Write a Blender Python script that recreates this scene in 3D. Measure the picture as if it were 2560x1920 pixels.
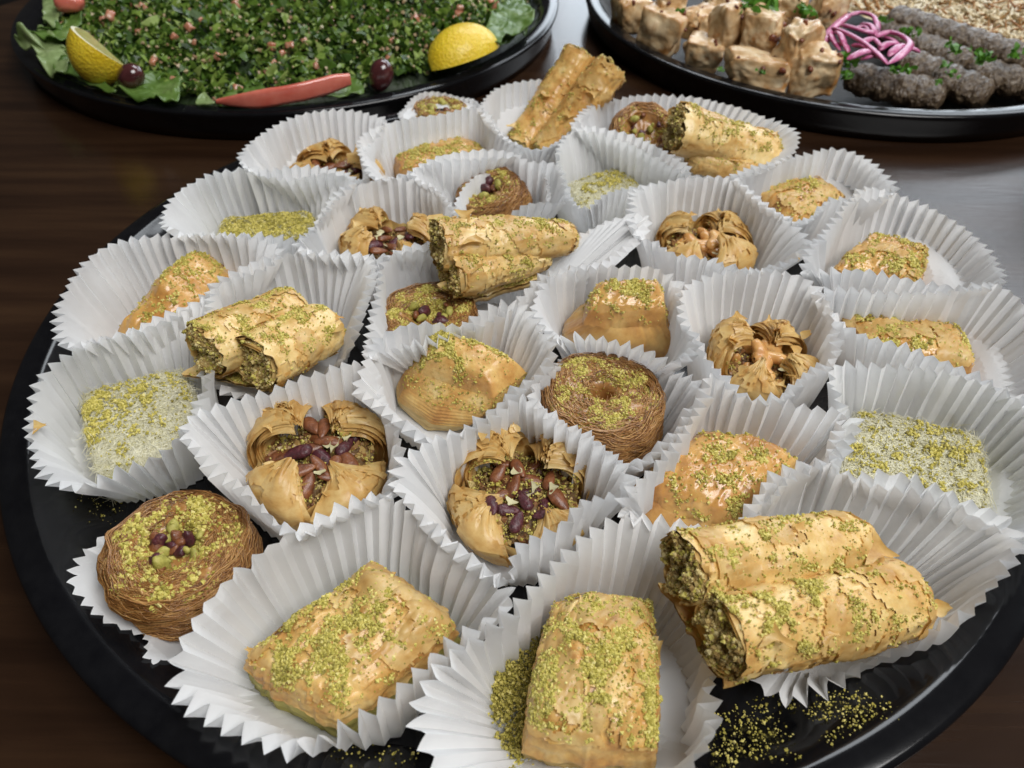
import bpy, math, random
import numpy as np
from mathutils import Vector, Matrix
for o in list(bpy.data.objects): bpy.data.objects.remove(o)
S = bpy.context.scene
COL = S.collection
random.seed(7)
# ------------------------------------------------------------------ camera
PITCH, ROLL, CAMZ, FPX = math.radians(44.637), math.radians(.685), .2087, 1923.
cp, sp_, cr, sr = math.cos(PITCH), math.sin(PITCH), math.cos(ROLL), math.sin(ROLL)
R0, U0, F0 = np.array([1, 0, 0.]), np.array([0, sp_, cp]), np.array([0, cp, -sp_])
RT, UP = cr*R0+sr*U0, -sr*R0+cr*U0
cam = bpy.data.cameras.new('camera'); co = bpy.data.objects.new('camera', cam); COL.objects.link(co)
M = Matrix.Identity(4)
for i in range(3):
    M[i][0], M[i][1], M[i][2], M[i][3] = RT[i], UP[i], -F0[i], (0, 0, CAMZ)[i]
co.matrix_world = M
cam.sensor_width = 36; cam.lens = 36*FPX/2560; cam.clip_start = .005; cam.clip_end = 20
cam.dof.use_dof = True; cam.dof.focus_distance = .232; cam.dof.aperture_fstop = 20
S.camera = co
# ------------------------------------------------------------------ light
S.view_settings.view_transform = 'Standard'; S.view_settings.look = 'None'
S.view_settings.exposure = 0.0; S.view_settings.gamma = 1
W = bpy.data.worlds.new('World'); S.world = W; W.use_nodes = True
W.node_tree.nodes['Background'].inputs[0].default_value = (1, .96, .92, 1)
W.node_tree.nodes['Background'].inputs[1].default_value = .03
def area(name, pos, target, sx, sy, radiance, col=(1, 1, 1)):
    l = bpy.data.lights.new(name, 'AREA'); l.shape = 'RECTANGLE'; l.size = sx; l.size_y = sy
    l.energy = radiance*sx*sy*math.pi; l.color = col
    o = bpy.data.objects.new(name, l); COL.objects.link(o); o.location = pos
    o.rotation_euler = (Vector(target)-Vector(pos)).to_track_quat('-Z', 'Y').to_euler()
    return o
def azel(az, el, d, y0=.35):
    a, e = math.radians(az), math.radians(el)
    return (d*math.cos(e)*math.sin(a), y0+d*math.cos(e)*math.cos(a), d*math.sin(e))
TG = (0, .35, 0)
for az_, wd_ in ((6.5, .34), (17, .44), (28.5, .44), (39, .40)):
    area('window', azel(az_, 17, 2.6, .5), (0, .5, .1), wd_, .68, 5.0, (.82, .91, 1))
area('window_right', azel(54, 34, 2.3), (.25, .35, 0), 1.5, .50, 4.6, (.86, .93, 1))
area('added_back_light', azel(14, 50, 1.9), TG, 1.0, .6, 7.0, (.90, .95, 1))  # area light added for highlights from behind, no actual skylight
area('added_overhead_light', (.55, -.25, 1.35), (0, .25, 0), .95, .75, 10.2, (1, .995, .985))  # main soft light added from upper right, stands for no known window
S.cycles.max_bounces = 8; S.cycles.transparent_max_bounces = 8
# ------------------------------------------------------------------ photo frames -> world
FR = dict(W=(0, 0, 1.1573), A=(0, 0, .5787), B=(1280, 0, .5787), C=(0, 500, .4521), D=(800, 500, .4521), E=(1560, 500, .4521),
          F=(0, 1170, .4521), G=(800, 1170, .4521), H=(1560, 1170, .4521), P=(560, 180, .3617), Q=(1200, 80, .3617), R=(1760, 350, .3617),
          S=(0, 300, .3165), X=(0, 0, 1.), J=(0, 0, .3165), K=(700, 0, .3165), L=(1500, 0, .27125), M=(1960, 0, .27125))
def at(f, x, y, z):
    a, b, s = FR[f]; x, y = a+x*s, b+y*s
    u, v = (x-1280)/FPX, -(y-960)/FPX
    d = F0+RT*u+UP*v
    return np.array([0, 0, CAMZ])+d*((z-CAMZ)/d[2])
def pts(s, z):
    out = []
    for seg in s.split(';'):
        f, r = seg.strip().split(':')
        for t in r.split():
            q = t.split(',')
            out.append(at(f, float(q[0]), float(q[1]), float(q[2])/1000 if len(q) > 2 else z))
    return np.array(out)
# ------------------------------------------------------------------ numpy helpers
def _h(i, j, k, s):
    n = (i*374761393+j*668265263+k*2147483647+s*1274126177) & 0xffffffff
    n = ((n ^ (n >> 13))*1274126177) & 0xffffffff
    return ((n ^ (n >> 16)) & 0xffff)/65535.
def vn(P, sc, seed=0):
    Q = np.asarray(P, float)*sc+1000.5; I = np.floor(Q).astype(np.int64); f = Q-I; f = f*f*(3-2*f)
    i, j, k = I[..., 0], I[..., 1], I[..., 2]; x, y, z = f[..., 0], f[..., 1], f[..., 2]
    r = 0
    for a in (0, 1):
        for b in (0, 1):
            for c in (0, 1):
                r = r+_h(i+a, j+b, k+c, seed)*(x if a else 1-x)*(y if b else 1-y)*(z if c else 1-z)
    return r*2-1
def fbm(P, sc, seed=0, o=3):
    r, a = 0, 1.
    for q in range(o): r = r+a*vn(P, sc*2**q, seed+q*17); a *= .5
    return r
def nrm(a): return a/np.maximum(np.linalg.norm(a, axis=-1, keepdims=True), 1e-12)
def link(name, me, parent):
    o = bpy.data.objects.new(name, me); COL.objects.link(o)
    if parent is not None: o.parent = parent
    return o
def build(name, chunks, mats, parent=None, smooth=True, loc=None):
    """chunks: list of (V, F[, mat index]); F an (n,3) or (n,4) array"""
    if not isinstance(mats, (list, tuple)): mats = [mats]
    org = np.zeros(3) if parent is None else np.array(parent.location)
    if parent is None and loc is not None: org = np.array(loc)
    Vs, L, starts, tot, mi, off, st = [], [], [], [], [], 0, 0
    for c in chunks:
        V, F = np.asarray(c[0], float).reshape(-1, 3), np.asarray(c[1], int)
        Vs.append(V); L.append((F+off).ravel()); n, k = F.shape
        starts.append(st+np.arange(n)*k); tot.append(np.full(n, k)); mi.append(np.full(n, c[2] if len(c) > 2 else 0))
        off += len(V); st += n*k
    V = np.concatenate(Vs)-org; L = np.concatenate(L); starts = np.concatenate(starts); tot = np.concatenate(tot); mi = np.concatenate(mi)
    me = bpy.data.meshes.new(name)
    me.vertices.add(len(V)); me.vertices.foreach_set('co', V.ravel())
    me.loops.add(len(L)); me.loops.foreach_set('vertex_index', L.astype(np.int32))
    me.polygons.add(len(starts)); me.polygons.foreach_set('loop_start', starts.astype(np.int32)); me.polygons.foreach_set('loop_total', tot.astype(np.int32))
    for m in mats: me.materials.append(m)
    me.polygons.foreach_set('material_index', mi.astype(np.int32))
    me.polygons.foreach_set('use_smooth', np.full(len(starts), smooth))
    me.update(calc_edges=True)
    o = link(name, me, parent)
    if parent is None: o.location = org
    return o
def thing(name, label, cat, loc, group=None):
    o = bpy.data.objects.new(name, None); COL.objects.link(o); o.location = tuple(loc); o.empty_display_size = .01
    return tag(o, label, cat, group)
def tag(o, label=None, cat=None, group=None, kind=None):
    for k, v in (('label', label), ('category', cat), ('group', group), ('kind', kind)):
        if v: o[k] = v
    return o
def stuff(o, label=None): return tag(o, label, None, None, 'stuff')
def gridF(nu, nv, wrapu=False, wrapv=False):
    a = np.arange(nu if wrapu else nu-1); b = np.arange(nv if wrapv else nv-1)
    A, B = np.meshgrid(a, b, indexing='ij'); A2, B2 = (A+1) % nu, (B+1) % nv
    return np.stack([A*nv+B, A2*nv+B, A2*nv+B2, A*nv+B2], -1).reshape(-1, 4)
def tubes(P, rad, sides=3, flat=1.):
    """P (S,K,3) polylines -> tubes"""
    P = np.asarray(P, float); n, K, _ = P.shape
    T = nrm(np.gradient(P, axis=1)); ref = np.array([.31, .17, .93]); A = nrm(np.cross(T, ref)); B = np.cross(T, A)
    th = np.arange(sides)*2*math.pi/sides
    rad = np.broadcast_to(np.asarray(rad, float).reshape(-1, 1) if np.ndim(rad) < 2 else rad, (n, K))
    tp = np.ones(K); tp[0] = tp[-1] = .35
    r = (rad*tp)[:, :, None, None]
    V = P[:, :, None, :]+r*(np.cos(th)[:, None]*A[:, :, None, :]+flat*np.sin(th)[:, None]*B[:, :, None, :])
    F = gridF(K, sides, False, True)
    Fs = (F[None]+(np.arange(n)*K*sides)[:, None, None]).reshape(-1, 4)
    c0 = np.arange(n)[:, None]*K*sides+np.arange(sides)[None, ::-1]; c1 = np.arange(n)[:, None]*K*sides+(K-1)*sides+np.arange(sides)[None]
    return [(V.reshape(-1, 3), Fs), (V.reshape(-1, 3), np.concatenate([c0, c1]))] if sides in (3, 4) and False else [(V.reshape(-1, 3), Fs)]
OV = np.array([[1, 0, 0], [-1, 0, 0], [0, 1, 0], [0, -1, 0], [0, 0, 1], [0, 0, -1.]])
OF = np.array([[0, 2, 4], [2, 1, 4], [1, 3, 4], [3, 0, 4], [2, 0, 5], [1, 2, 5], [3, 1, 5], [0, 3, 5]])
def rrot(n, rg):
    q = rg.normal(size=(n, 4)); q /= np.linalg.norm(q, axis=1, keepdims=True); w, x, y, z = q.T
    return np.stack([1-2*(y*y+z*z), 2*(x*y-z*w), 2*(x*z+y*w), 2*(x*y+z*w), 1-2*(x*x+z*z), 2*(y*z-x*w), 2*(x*z-y*w), 2*(y*z+x*w), 1-2*(x*x+y*y)], -1).reshape(n, 3, 3)
def grains(P, size, rg, asp=(.55, 1.1)):
    n = len(P); V = OV[None]*(size[:, None, None]*rg.uniform(asp[0], asp[1], (n, 6, 1)))
    V = np.einsum('nij,nkj->nki', rrot(n, rg), V)+P[:, None, :]
    return (V.reshape(-1, 3), (OF[None]+(np.arange(n)*6)[:, None, None]).reshape(-1, 3))
def scatter(V, F, n, rg, wf=None, lift=0.):
    """random points on a quad/tri mesh, weighted"""
    V = np.asarray(V).reshape(-1, 3)
    T = F if F.shape[1] == 3 else np.concatenate([F[:, [0, 1, 2]], F[:, [0, 2, 3]]])
    a, b, c = V[T[:, 0]], V[T[:, 1]], V[T[:, 2]]; N = np.cross(b-a, c-a); ar = np.linalg.norm(N, axis=1); N = nrm(N)
    w = ar*(wf((a+b+c)/3, N) if wf else 1); w = np.maximum(w, 0)+1e-20; w /= w.sum()
    i = rg.choice(len(T), n, p=w); r1, r2 = np.sqrt(rg.random(n)), rg.random(n)
    p = (1-r1)[:, None]*a[i]+(r1*(1-r2))[:, None]*b[i]+(r1*r2)[:, None]*c[i]
    return p+N[i]*lift, N[i]
def catmull(P, n):
    P = np.asarray(P); m = len(P); out = []
    for i in range(m):
        a, b, c, d = P[i-1], P[i], P[(i+1) % m], P[(i+2) % m]
        t = np.linspace(0, 1, 12, endpoint=False)[:, None]
        out.append(.5*((2*b)+(c-a)*t+(2*a-5*b+4*c-d)*t**2+(3*b-a-3*c+d)*t**3))
    Q = np.concatenate(out); Qc = np.vstack([Q, Q[:1]])
    s = np.r_[0, np.cumsum(np.linalg.norm(np.diff(Qc, axis=0), axis=1))]
    q = np.linspace(0, s[-1], n, endpoint=False)
    return np.stack([np.interp(q, s, Qc[:, k]) for k in range(Q.shape[1])], -1), s[-1]
def spline(P, n):
    P = np.asarray(P, float); s = np.r_[0, np.cumsum(np.linalg.norm(np.diff(P, axis=0), axis=1))]; Q = []
    E = np.vstack([2*P[0]-P[1], P, 2*P[-1]-P[-2]])
    for q in np.linspace(0, s[-1]*.99999, n):
        i = max(0, np.searchsorted(s, q, 'right')-1); t = (q-s[i])/(s[i+1]-s[i]); a, b, c, d = E[i], E[i+1], E[i+2], E[i+3]
        Q.append(.5*((2*b)+(c-a)*t+(2*a-5*b+4*c-d)*t**2+(3*b-a-3*c+d)*t**3))
    return np.array(Q)
# ------------------------------------------------------------------ materials
def mat(name, cols, scale=200, rough=.5, bump=.15, bscale=900, bdist=.0004, coat=0., sss=0., transl=0., island=0., spec=.5,
        spots=None, stretch=(1, 1, 1), metal=0, rnd=1.):
    m = bpy.data.materials.new(name); m.use_nodes = True; nt = m.node_tree; N, K = nt.nodes, nt.links; N.clear()
    out = N.new('ShaderNodeOutputMaterial'); b = N.new('ShaderNodeBsdfPrincipled')
    tc = N.new('ShaderNodeTexCoord'); oi = N.new('ShaderNodeObjectInfo')
    ml = N.new('ShaderNodeVectorMath'); ml.operation = 'ADD'; mm = N.new('ShaderNodeMath'); mm.operation = 'MULTIPLY'; mm.inputs[1].default_value = rnd
    mp = N.new('ShaderNodeMapping'); mp.inputs['Scale'].default_value = stretch
    K.new(tc.outputs['Object'], mp.inputs[0]); K.new(oi.outputs['Random'], mm.inputs[0]); K.new(mp.outputs[0], ml.inputs[0]); K.new(mm.outputs[0], ml.inputs[1])
    nz = N.new('ShaderNodeTexNoise'); nz.inputs['Scale'].default_value = scale; nz.inputs['Detail'].default_value = 6; nz.inputs['Roughness'].default_value = .6
    K.new(ml.outputs[0], nz.inputs['Vector'])
    rp = N.new('ShaderNodeValToRGB'); el = rp.color_ramp.elements
    while len(el) < len(cols): el.new(.5)
    for e, (p, c) in zip(el, cols): e.position = p; e.color = (*c, 1)
    fac = nz.outputs[0]
    if island:
        ge = N.new('ShaderNodeNewGeometry'); mx = N.new('ShaderNodeMix'); mx.inputs[0].default_value = island
        K.new(nz.outputs[0], mx.inputs[2]); K.new(ge.outputs['Random Per Island'], mx.inputs[3]); fac = mx.outputs[0]
    K.new(fac, rp.inputs[0]); colout = rp.outputs[0]
    if spots:
        s2, thr, c2 = spots
        n2 = N.new('ShaderNodeTexNoise'); n2.inputs['Scale'].default_value = s2; n2.inputs['Detail'].default_value = 4; K.new(ml.outputs[0], n2.inputs['Vector'])
        r2 = N.new('ShaderNodeValToRGB'); r2.color_ramp.elements[0].position = thr; r2.color_ramp.elements[1].position = thr+.12
        K.new(n2.outputs[0], r2.inputs[0]); mc = N.new('ShaderNodeMix'); mc.data_type = 'RGBA'
        K.new(r2.outputs[0], mc.inputs[0]); K.new(colout, mc.inputs[6]); mc.inputs[7].default_value = (*c2, 1); colout = mc.outputs[2]
    K.new(colout, b.inputs['Base Color'])
    b.inputs['Roughness'].default_value = rough; b.inputs['Coat Weight'].default_value = coat; b.inputs['Coat Roughness'].default_value = .12
    b.inputs['Specular IOR Level'].default_value = spec; b.inputs['Metallic'].default_value = metal
    if sss: b.inputs['Subsurface Weight'].default_value = sss; b.inputs['Subsurface Radius'].default_value = (.0022, .0012, .0005); b.inputs['Subsurface Scale'].default_value = 1
    if bump:
        n3 = N.new('ShaderNodeTexNoise'); n3.inputs['Scale'].default_value = bscale; n3.inputs['Detail'].default_value = 5; K.new(ml.outputs[0], n3.inputs['Vector'])
        bp = N.new('ShaderNodeBump'); bp.inputs['Strength'].default_value = bump; bp.inputs['Distance'].default_value = bdist
        K.new(n3.outputs[0], bp.inputs['Height']); K.new(bp.outputs[0], b.inputs['Normal'])
    sh = b.outputs[0]
    if transl:
        t = N.new('ShaderNodeBsdfTranslucent'); K.new(colout, t.inputs[0]); ms = N.new('ShaderNodeMixShader'); ms.inputs[0].default_value = transl
        K.new(sh, ms.inputs[1]); K.new(t.outputs[0], ms.inputs[2]); sh = ms.outputs[0]
    K.new(sh, out.inputs[0]); return m
PAPER = mat('white_glassine_paper', [(.3, (.90, .90, .905)), (.7, (.95, .95, .945))], 60, .5, .25, 500, .0003, transl=.30, spots=(38, .70, (.84, .80, .70)))
FILO = mat('golden_filo', [(.28, (.40, .17, .040)), (.42, (.59, .31, .085)), (.56, (.71, .45, .145)), (.72, (.82, .62, .28))], 110, .40, .5, 420, .0008, coat=.25, sss=.12, spots=(420, .70, (.42, .17, .04)))
FILOG = mat('glazed_amber_filo', [(.28, (.36, .15, .034)), (.44, (.54, .27, .072)), (.58, (.65, .38, .115)), (.75, (.77, .54, .21))], 80, .30, .45, 260, .0009, coat=.45, sss=.15, spots=(300, .72, (.42, .17, .04)))
FILOP = mat('pale_crisp_filo', [(.28, (.50, .25, .07)), (.44, (.68, .43, .14)), (.6, (.80, .59, .25)), (.76, (.89, .74, .42))], 100, .42, .5, 500, .0006, coat=.2, sss=.1, spots=(500, .71, (.50, .24, .07)))
SHEET = mat('thin_filo_sheet', [(.25, (.56, .28, .065)), (.42, (.75, .47, .15)), (.6, (.86, .63, .26)), (.8, (.92, .75, .42))], 130, .4, .3, 600, .0003, coat=.2, transl=.35, spots=(260, .62, (.60, .32, .10)), stretch=(1, 1, 2))
LAYER = mat('baked_filo_layers', [(.25, (.40, .24, .07)), (.5, (.62, .44, .17)), (.75, (.74, .58, .28))], 500, .5, .5, 900, .0006, coat=.2, stretch=(.25, .25, 1.6))
LAYERG = mat('pistachio_soaked_layers', [(.25, (.22, .19, .035)), (.5, (.40, .35, .08)), (.75, (.56, .48, .17))], 450, .5, .5, 900, .0006, coat=.25, stretch=(.3, .3, 1.5))
FILL = mat('ground_nut_filling', [(.3, (.32, .20, .06)), (.5, (.56, .42, .15)), (.7, (.74, .62, .30))], 900, .6, .6, 1200, .0008, island=.5)
CHOP = mat('chopped_nuts', [(.0, (.10, .03, .02)), (.4, (.30, .14, .05)), (.75, (.48, .34, .12)), (1., (.62, .52, .24))], 700, .45, .3, island=.8)
DARKF = mat('dark_nut_paste', [(.3, (.09, .045, .018)), (.7, (.22, .13, .045))], 700, .5, .6, 1200, .0008)
PIST = mat('ground_pistachio', [(.0, (.10, .03, .02)), (.05, (.20, .15, .03)), (.25, (.38, .33, .055)), (.55, (.56, .48, .10)), (.85, (.72, .62, .19)), (1., (.84, .76, .38))], 1500, .6, .2, 2500, .0002, island=.8)
PISTB = mat('pistachio_nut', [(.3, (.24, .22, .04)), (.55, (.42, .38, .08)), (.75, (.54, .45, .14))], 500, .6, .6, 900, .0005, spots=(260, .66, (.20, .05, .04)))
KAT = mat('browned_kataifi', [(.2, (.17, .065, .016)), (.5, (.36, .165, .045)), (.8, (.56, .32, .115))], 260, .38, .3, 900, .0004, coat=.35, island=.55)
KATW = mat('white_kataifi', [(.1, (.80, .75, .46)), (.5, (.92, .88, .66)), (.9, (.96, .94, .80))], 300, .38, .0, 900, .0003, coat=.3, transl=.12, island=.6)
KATC = mat('white_kataifi_core', [(.3, (.50, .47, .18)), (.6, (.72, .68, .36)), (.8, (.82, .78, .48))], 500, .5, .6, 1200, .0006)
ALM = mat('almond_skin', [(.3, (.11, .035, .014)), (.55, (.22, .075, .028)), (.75, (.34, .14, .055))], 350, .42, .7, 900, .0005, coat=.2, stretch=(1, 1, .2))
PURP = mat('purple_pistachio_skin', [(.3, (.035, .010, .012)), (.6, (.10, .022, .03)), (.8, (.20, .075, .05))], 500, .42, .8, 900, .0006, coat=.15)
CASH = mat('roasted_cashew', [(.3, (.50, .22, .06)), (.55, (.66, .36, .12)), (.75, (.78, .52, .22))], 180, .35, .3, 700, .0004, coat=.4, sss=.15)
FLAKEN = mat('pale_nut_flake', [(.3, (.50, .46, .25)), (.7, (.70, .66, .42))], 300, .45, .2)
BLACK = mat('black_tray_plastic', [(.3, (.004, .004, .005)), (.7, (.007, .007, .008))], 200, .15, .05, 600, .0002, spec=.42)
GREASY = mat('greasy_black_plastic', [(.3, (.010, .008, .006)), (.7, (.020, .014, .009))], 120, .55, .3, 500, .0005, spec=.3)
# ------------------------------------------------------------------ table and floor
def wood():
    m = mat('dark_stained_wood', [(.25, (.012, .0054, .0028)), (.5, (.025, .0118, .006)), (.75, (.044, .022, .0105))], 14, .20, .10, 160, .0006, stretch=(.35, 4.5, 1), spec=.5, rnd=0)
    nt = m.node_tree; mp = [n for n in nt.nodes if n.type == 'MAPPING'][0]; mp.inputs['Rotation'].default_value = (0, 0, math.radians(-22)); return m
WOOD = wood()
e0, e1 = at('X', 0, 40, 0), at('X', 125, 0, 0)
dv = nrm((e1-e0)[:2]); far_l = e0[:2]-dv*.3; far_r = e0[:2]+dv*1.6
outl = np.array([[-1.0, -.5], [1.6, -.5], [1.6, far_r[1]+.3], [far_r[0], far_r[1]+.3] , far_r, far_l])
outl = np.array([[far_l[0], -.5], [1.4, -.5], [1.4, far_r[1]], far_r, far_l])
n = len(outl); T = []; FF = []
top = np.c_[outl, np.full(n, .0062)]; bot = np.c_[outl, np.full(n, -.03)]
tv = np.vstack([top, bot, [[.3, .4, .0062], [.3, .4, -.03]]])
tf = [[i, (i+1) % n, 2*n] for i in range(n)]+[[(i+1) % n+n, i+n, 2*n+1] for i in range(n)]
sf = [[i+n, (i+1) % n+n, (i+1) % n, i] for i in range(n)]
tb = build('table', [(tv, np.array(tf)), (tv, np.array(sf))], WOOD, smooth=False); tag(tb, kind='structure')
FLOORM = mat('dark_floor', [(.3, (.02, .015, .013)), (.7, (.035, .028, .024))], 8, .6, .1, 60, .001)
fl = build('floor', [([[-6, -5, -.74], [6, -5, -.74], [6, 8, -.74], [-6, 8, -.74]], np.array([[0, 1, 2, 3]]))], FLOORM); tag(fl, kind='structure')
# ------------------------------------------------------------------ trays
def tray(cx, cy, label, inner=None):
    prof = [(0, .008), (.06, .008), (.12, .008), (.153, .0081), (.1555, .0092), (.1580, .0118), (.1610, .0150), (.1645, .0190), (.168, .0217), (.1705, .0230),
            (.1714, .0236), (.1724, .0241), (.1734, .02432), (.1750, .02436), (.1770, .02432), (.1790, .0242), (.1801, .02385), (.1807, .0233), (.1809, .0226), (.1800, .0205), (.1780, .013), (.1762, .0072), (.172, .0066), (0, .0066)]
    n = 288; th = np.arange(n)*2*math.pi/n; pr = np.array(prof)
    t = thing('serving_tray', label, 'tray', (cx, cy, 0), 'round black catering trays')
    def ring(sub, name, closec=False):
        r, z = sub[:, 0], sub[:, 1]
        R = r[None]*np.ones((n, 1)); Z = z[None]*np.ones((n, 1))
        fl = (np.cos(th*48)[:, None]*.5+.5)*np.clip((R-.153)/.005, 0, 1)*np.clip((.169-R)/.006, 0, 1)
        Z = Z-fl*.0011; R = R+fl*.0012
        V = np.stack([cx+R*np.cos(th)[:, None], cy+R*np.sin(th)[:, None], Z], -1)
        return build(name, [(V.reshape(-1, 3), gridF(n, len(sub), True, False))], (inner or BLACK) if name == 'base' or name == 'fluted_wall' and inner else BLACK, t)
    ring(pr[:5], 'base'); ring(pr[4:10], 'fluted_wall'); ring(pr[9:], 'rim')
    return t
def trayz(x, y): return np.interp(np.hypot(x-TC[0][0], y-TC[0][1]), [.1525, .1555, .1580, .1610, .1645, .168, .1705, .174, .181], [.0081, .0094, .0119, .0152, .0192, .0219, .0232, .0244, .0243])
TC = [(.0062, .2253), (-.1518, .5680), (.2290, .5745)]
tray(*TC[0], 'round black plastic tray in the foreground filled with pastries in paper cups')
tray(*TC[1], 'black tray at upper left holding green herb salad with lemon wedges')
tray(*TC[2], 'black tray at upper right holding grilled chicken, meat skewers and rice', GREASY)
FZ = .0088
# ------------------------------------------------------------------ pastries
rg = np.random.default_rng(11)
FOOT = {}
def crumbs(parent, V, F, n, size=.00038, wf=None, mt=None, name='pistachio_crumbs', seed=None, lift=0.):
    n = int(n*1.4)
    g = np.random.default_rng(seed if seed is not None else rg.integers(1e9))
    p, N = scatter(V, F, n, g, wf, 0)
    n = len(p); sz = size*.60*np.exp(np.clip(g.normal(0, .6, n), -1.4, 1.05)); p = p+N*(sz*.45+lift)[:, None]
    o = build(name, [grains(p, sz, g)], mt or PIST, parent, smooth=False); return stuff(o)
def clump(cx=None, rad=.015, seed=0, thr=-.1, base=.05, up=.2, sc=260):
    def f(c, N):
        w = np.clip((fbm(c, sc, seed, 3)-thr-.05)*1.6, 0, 1)**1.2*1.3+base
        w = w*np.clip((N[:, 2]-up)*2.5, 0.02, 1)
        if cx is not None: w = w*(np.exp(-((c[:, :2]-np.array(cx)[:2])**2).sum(1)/rad**2)+.06)
        return w
    return f
def orient(F, V, up=True):
    """make a surface's normals point up"""
    V = np.asarray(V).reshape(-1, 3); N = np.cross(V[F[:, 1]]-V[F[:, 0]], V[F[:, 2]]-V[F[:, 0]])
    return F if N[:, 2].sum() > 0 else F[:, ::-1]
def flake(parent, p, d, size, g, m=None, up=.6):
    """thin curled scrap of pastry sheet"""
    a, b = np.meshgrid(np.linspace(-1, 1, 7), np.linspace(0, 1, 6), indexing='ij')
    d = nrm(np.array([d[0], d[1], up])); s = nrm(np.cross(d, [0, 0, 1.])); w = np.cross(s, d)
    wd = size*(.55+.35*np.sin(b*3+g.uniform(0, 3)))*(1-.55*b); edge = 1+.25*vn(np.stack([a*3, b*3, a*0], -1), 1, int(g.integers(999)))
    V = p+s*(a*wd*edge)[..., None]+d*((b+.12*vn(np.stack([a*2.3, a*0, b*0], -1), 1, int(g.integers(999)))*b)*size*edge)[..., None]+w*((a**2*.12+b**2*g.uniform(-.2, .3))*size)[..., None]
    return build('filo_flake', [(V.reshape(-1, 3), gridF(7, 6))], m or SHEET, parent)
def lifted(parent, V, F, seed, m, thr=.16, dz=.00032, sc=75, count=2):
    """torn upper sheets: patches of the surface raised by a sheet's thickness"""
    V = np.asarray(V); sh = V.shape; Vf = V.reshape(-1, 3); cen = Vf.mean(0)
    N = np.zeros_like(Vf); fn = np.cross(Vf[F[:, 1]]-Vf[F[:, 0]], Vf[F[:, 3]]-Vf[F[:, 0]])
    for k in range(4): np.add.at(N, F[:, k], fn)
    N = nrm(N)
    for q in range(count):
        w = fbm(Vf*[1, 1, 1], sc*(1+.6*q), seed+40+q*3, 3)+.25*vn(Vf, 900, seed+q)
        fw = w[F].mean(1); keep = fw > thr
        if keep.sum() < 12: continue
        Fk = F[keep]; W_ = Vf+N*(dz*(1+q)+.0003*np.clip(.25-(w-thr), 0, .25)/.25)[:, None]
        idx, inv = np.unique(Fk, return_inverse=True)
        build('filo_sheet', [(W_[idx], inv.reshape(Fk.shape))], SHEET if q else m, parent)
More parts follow.
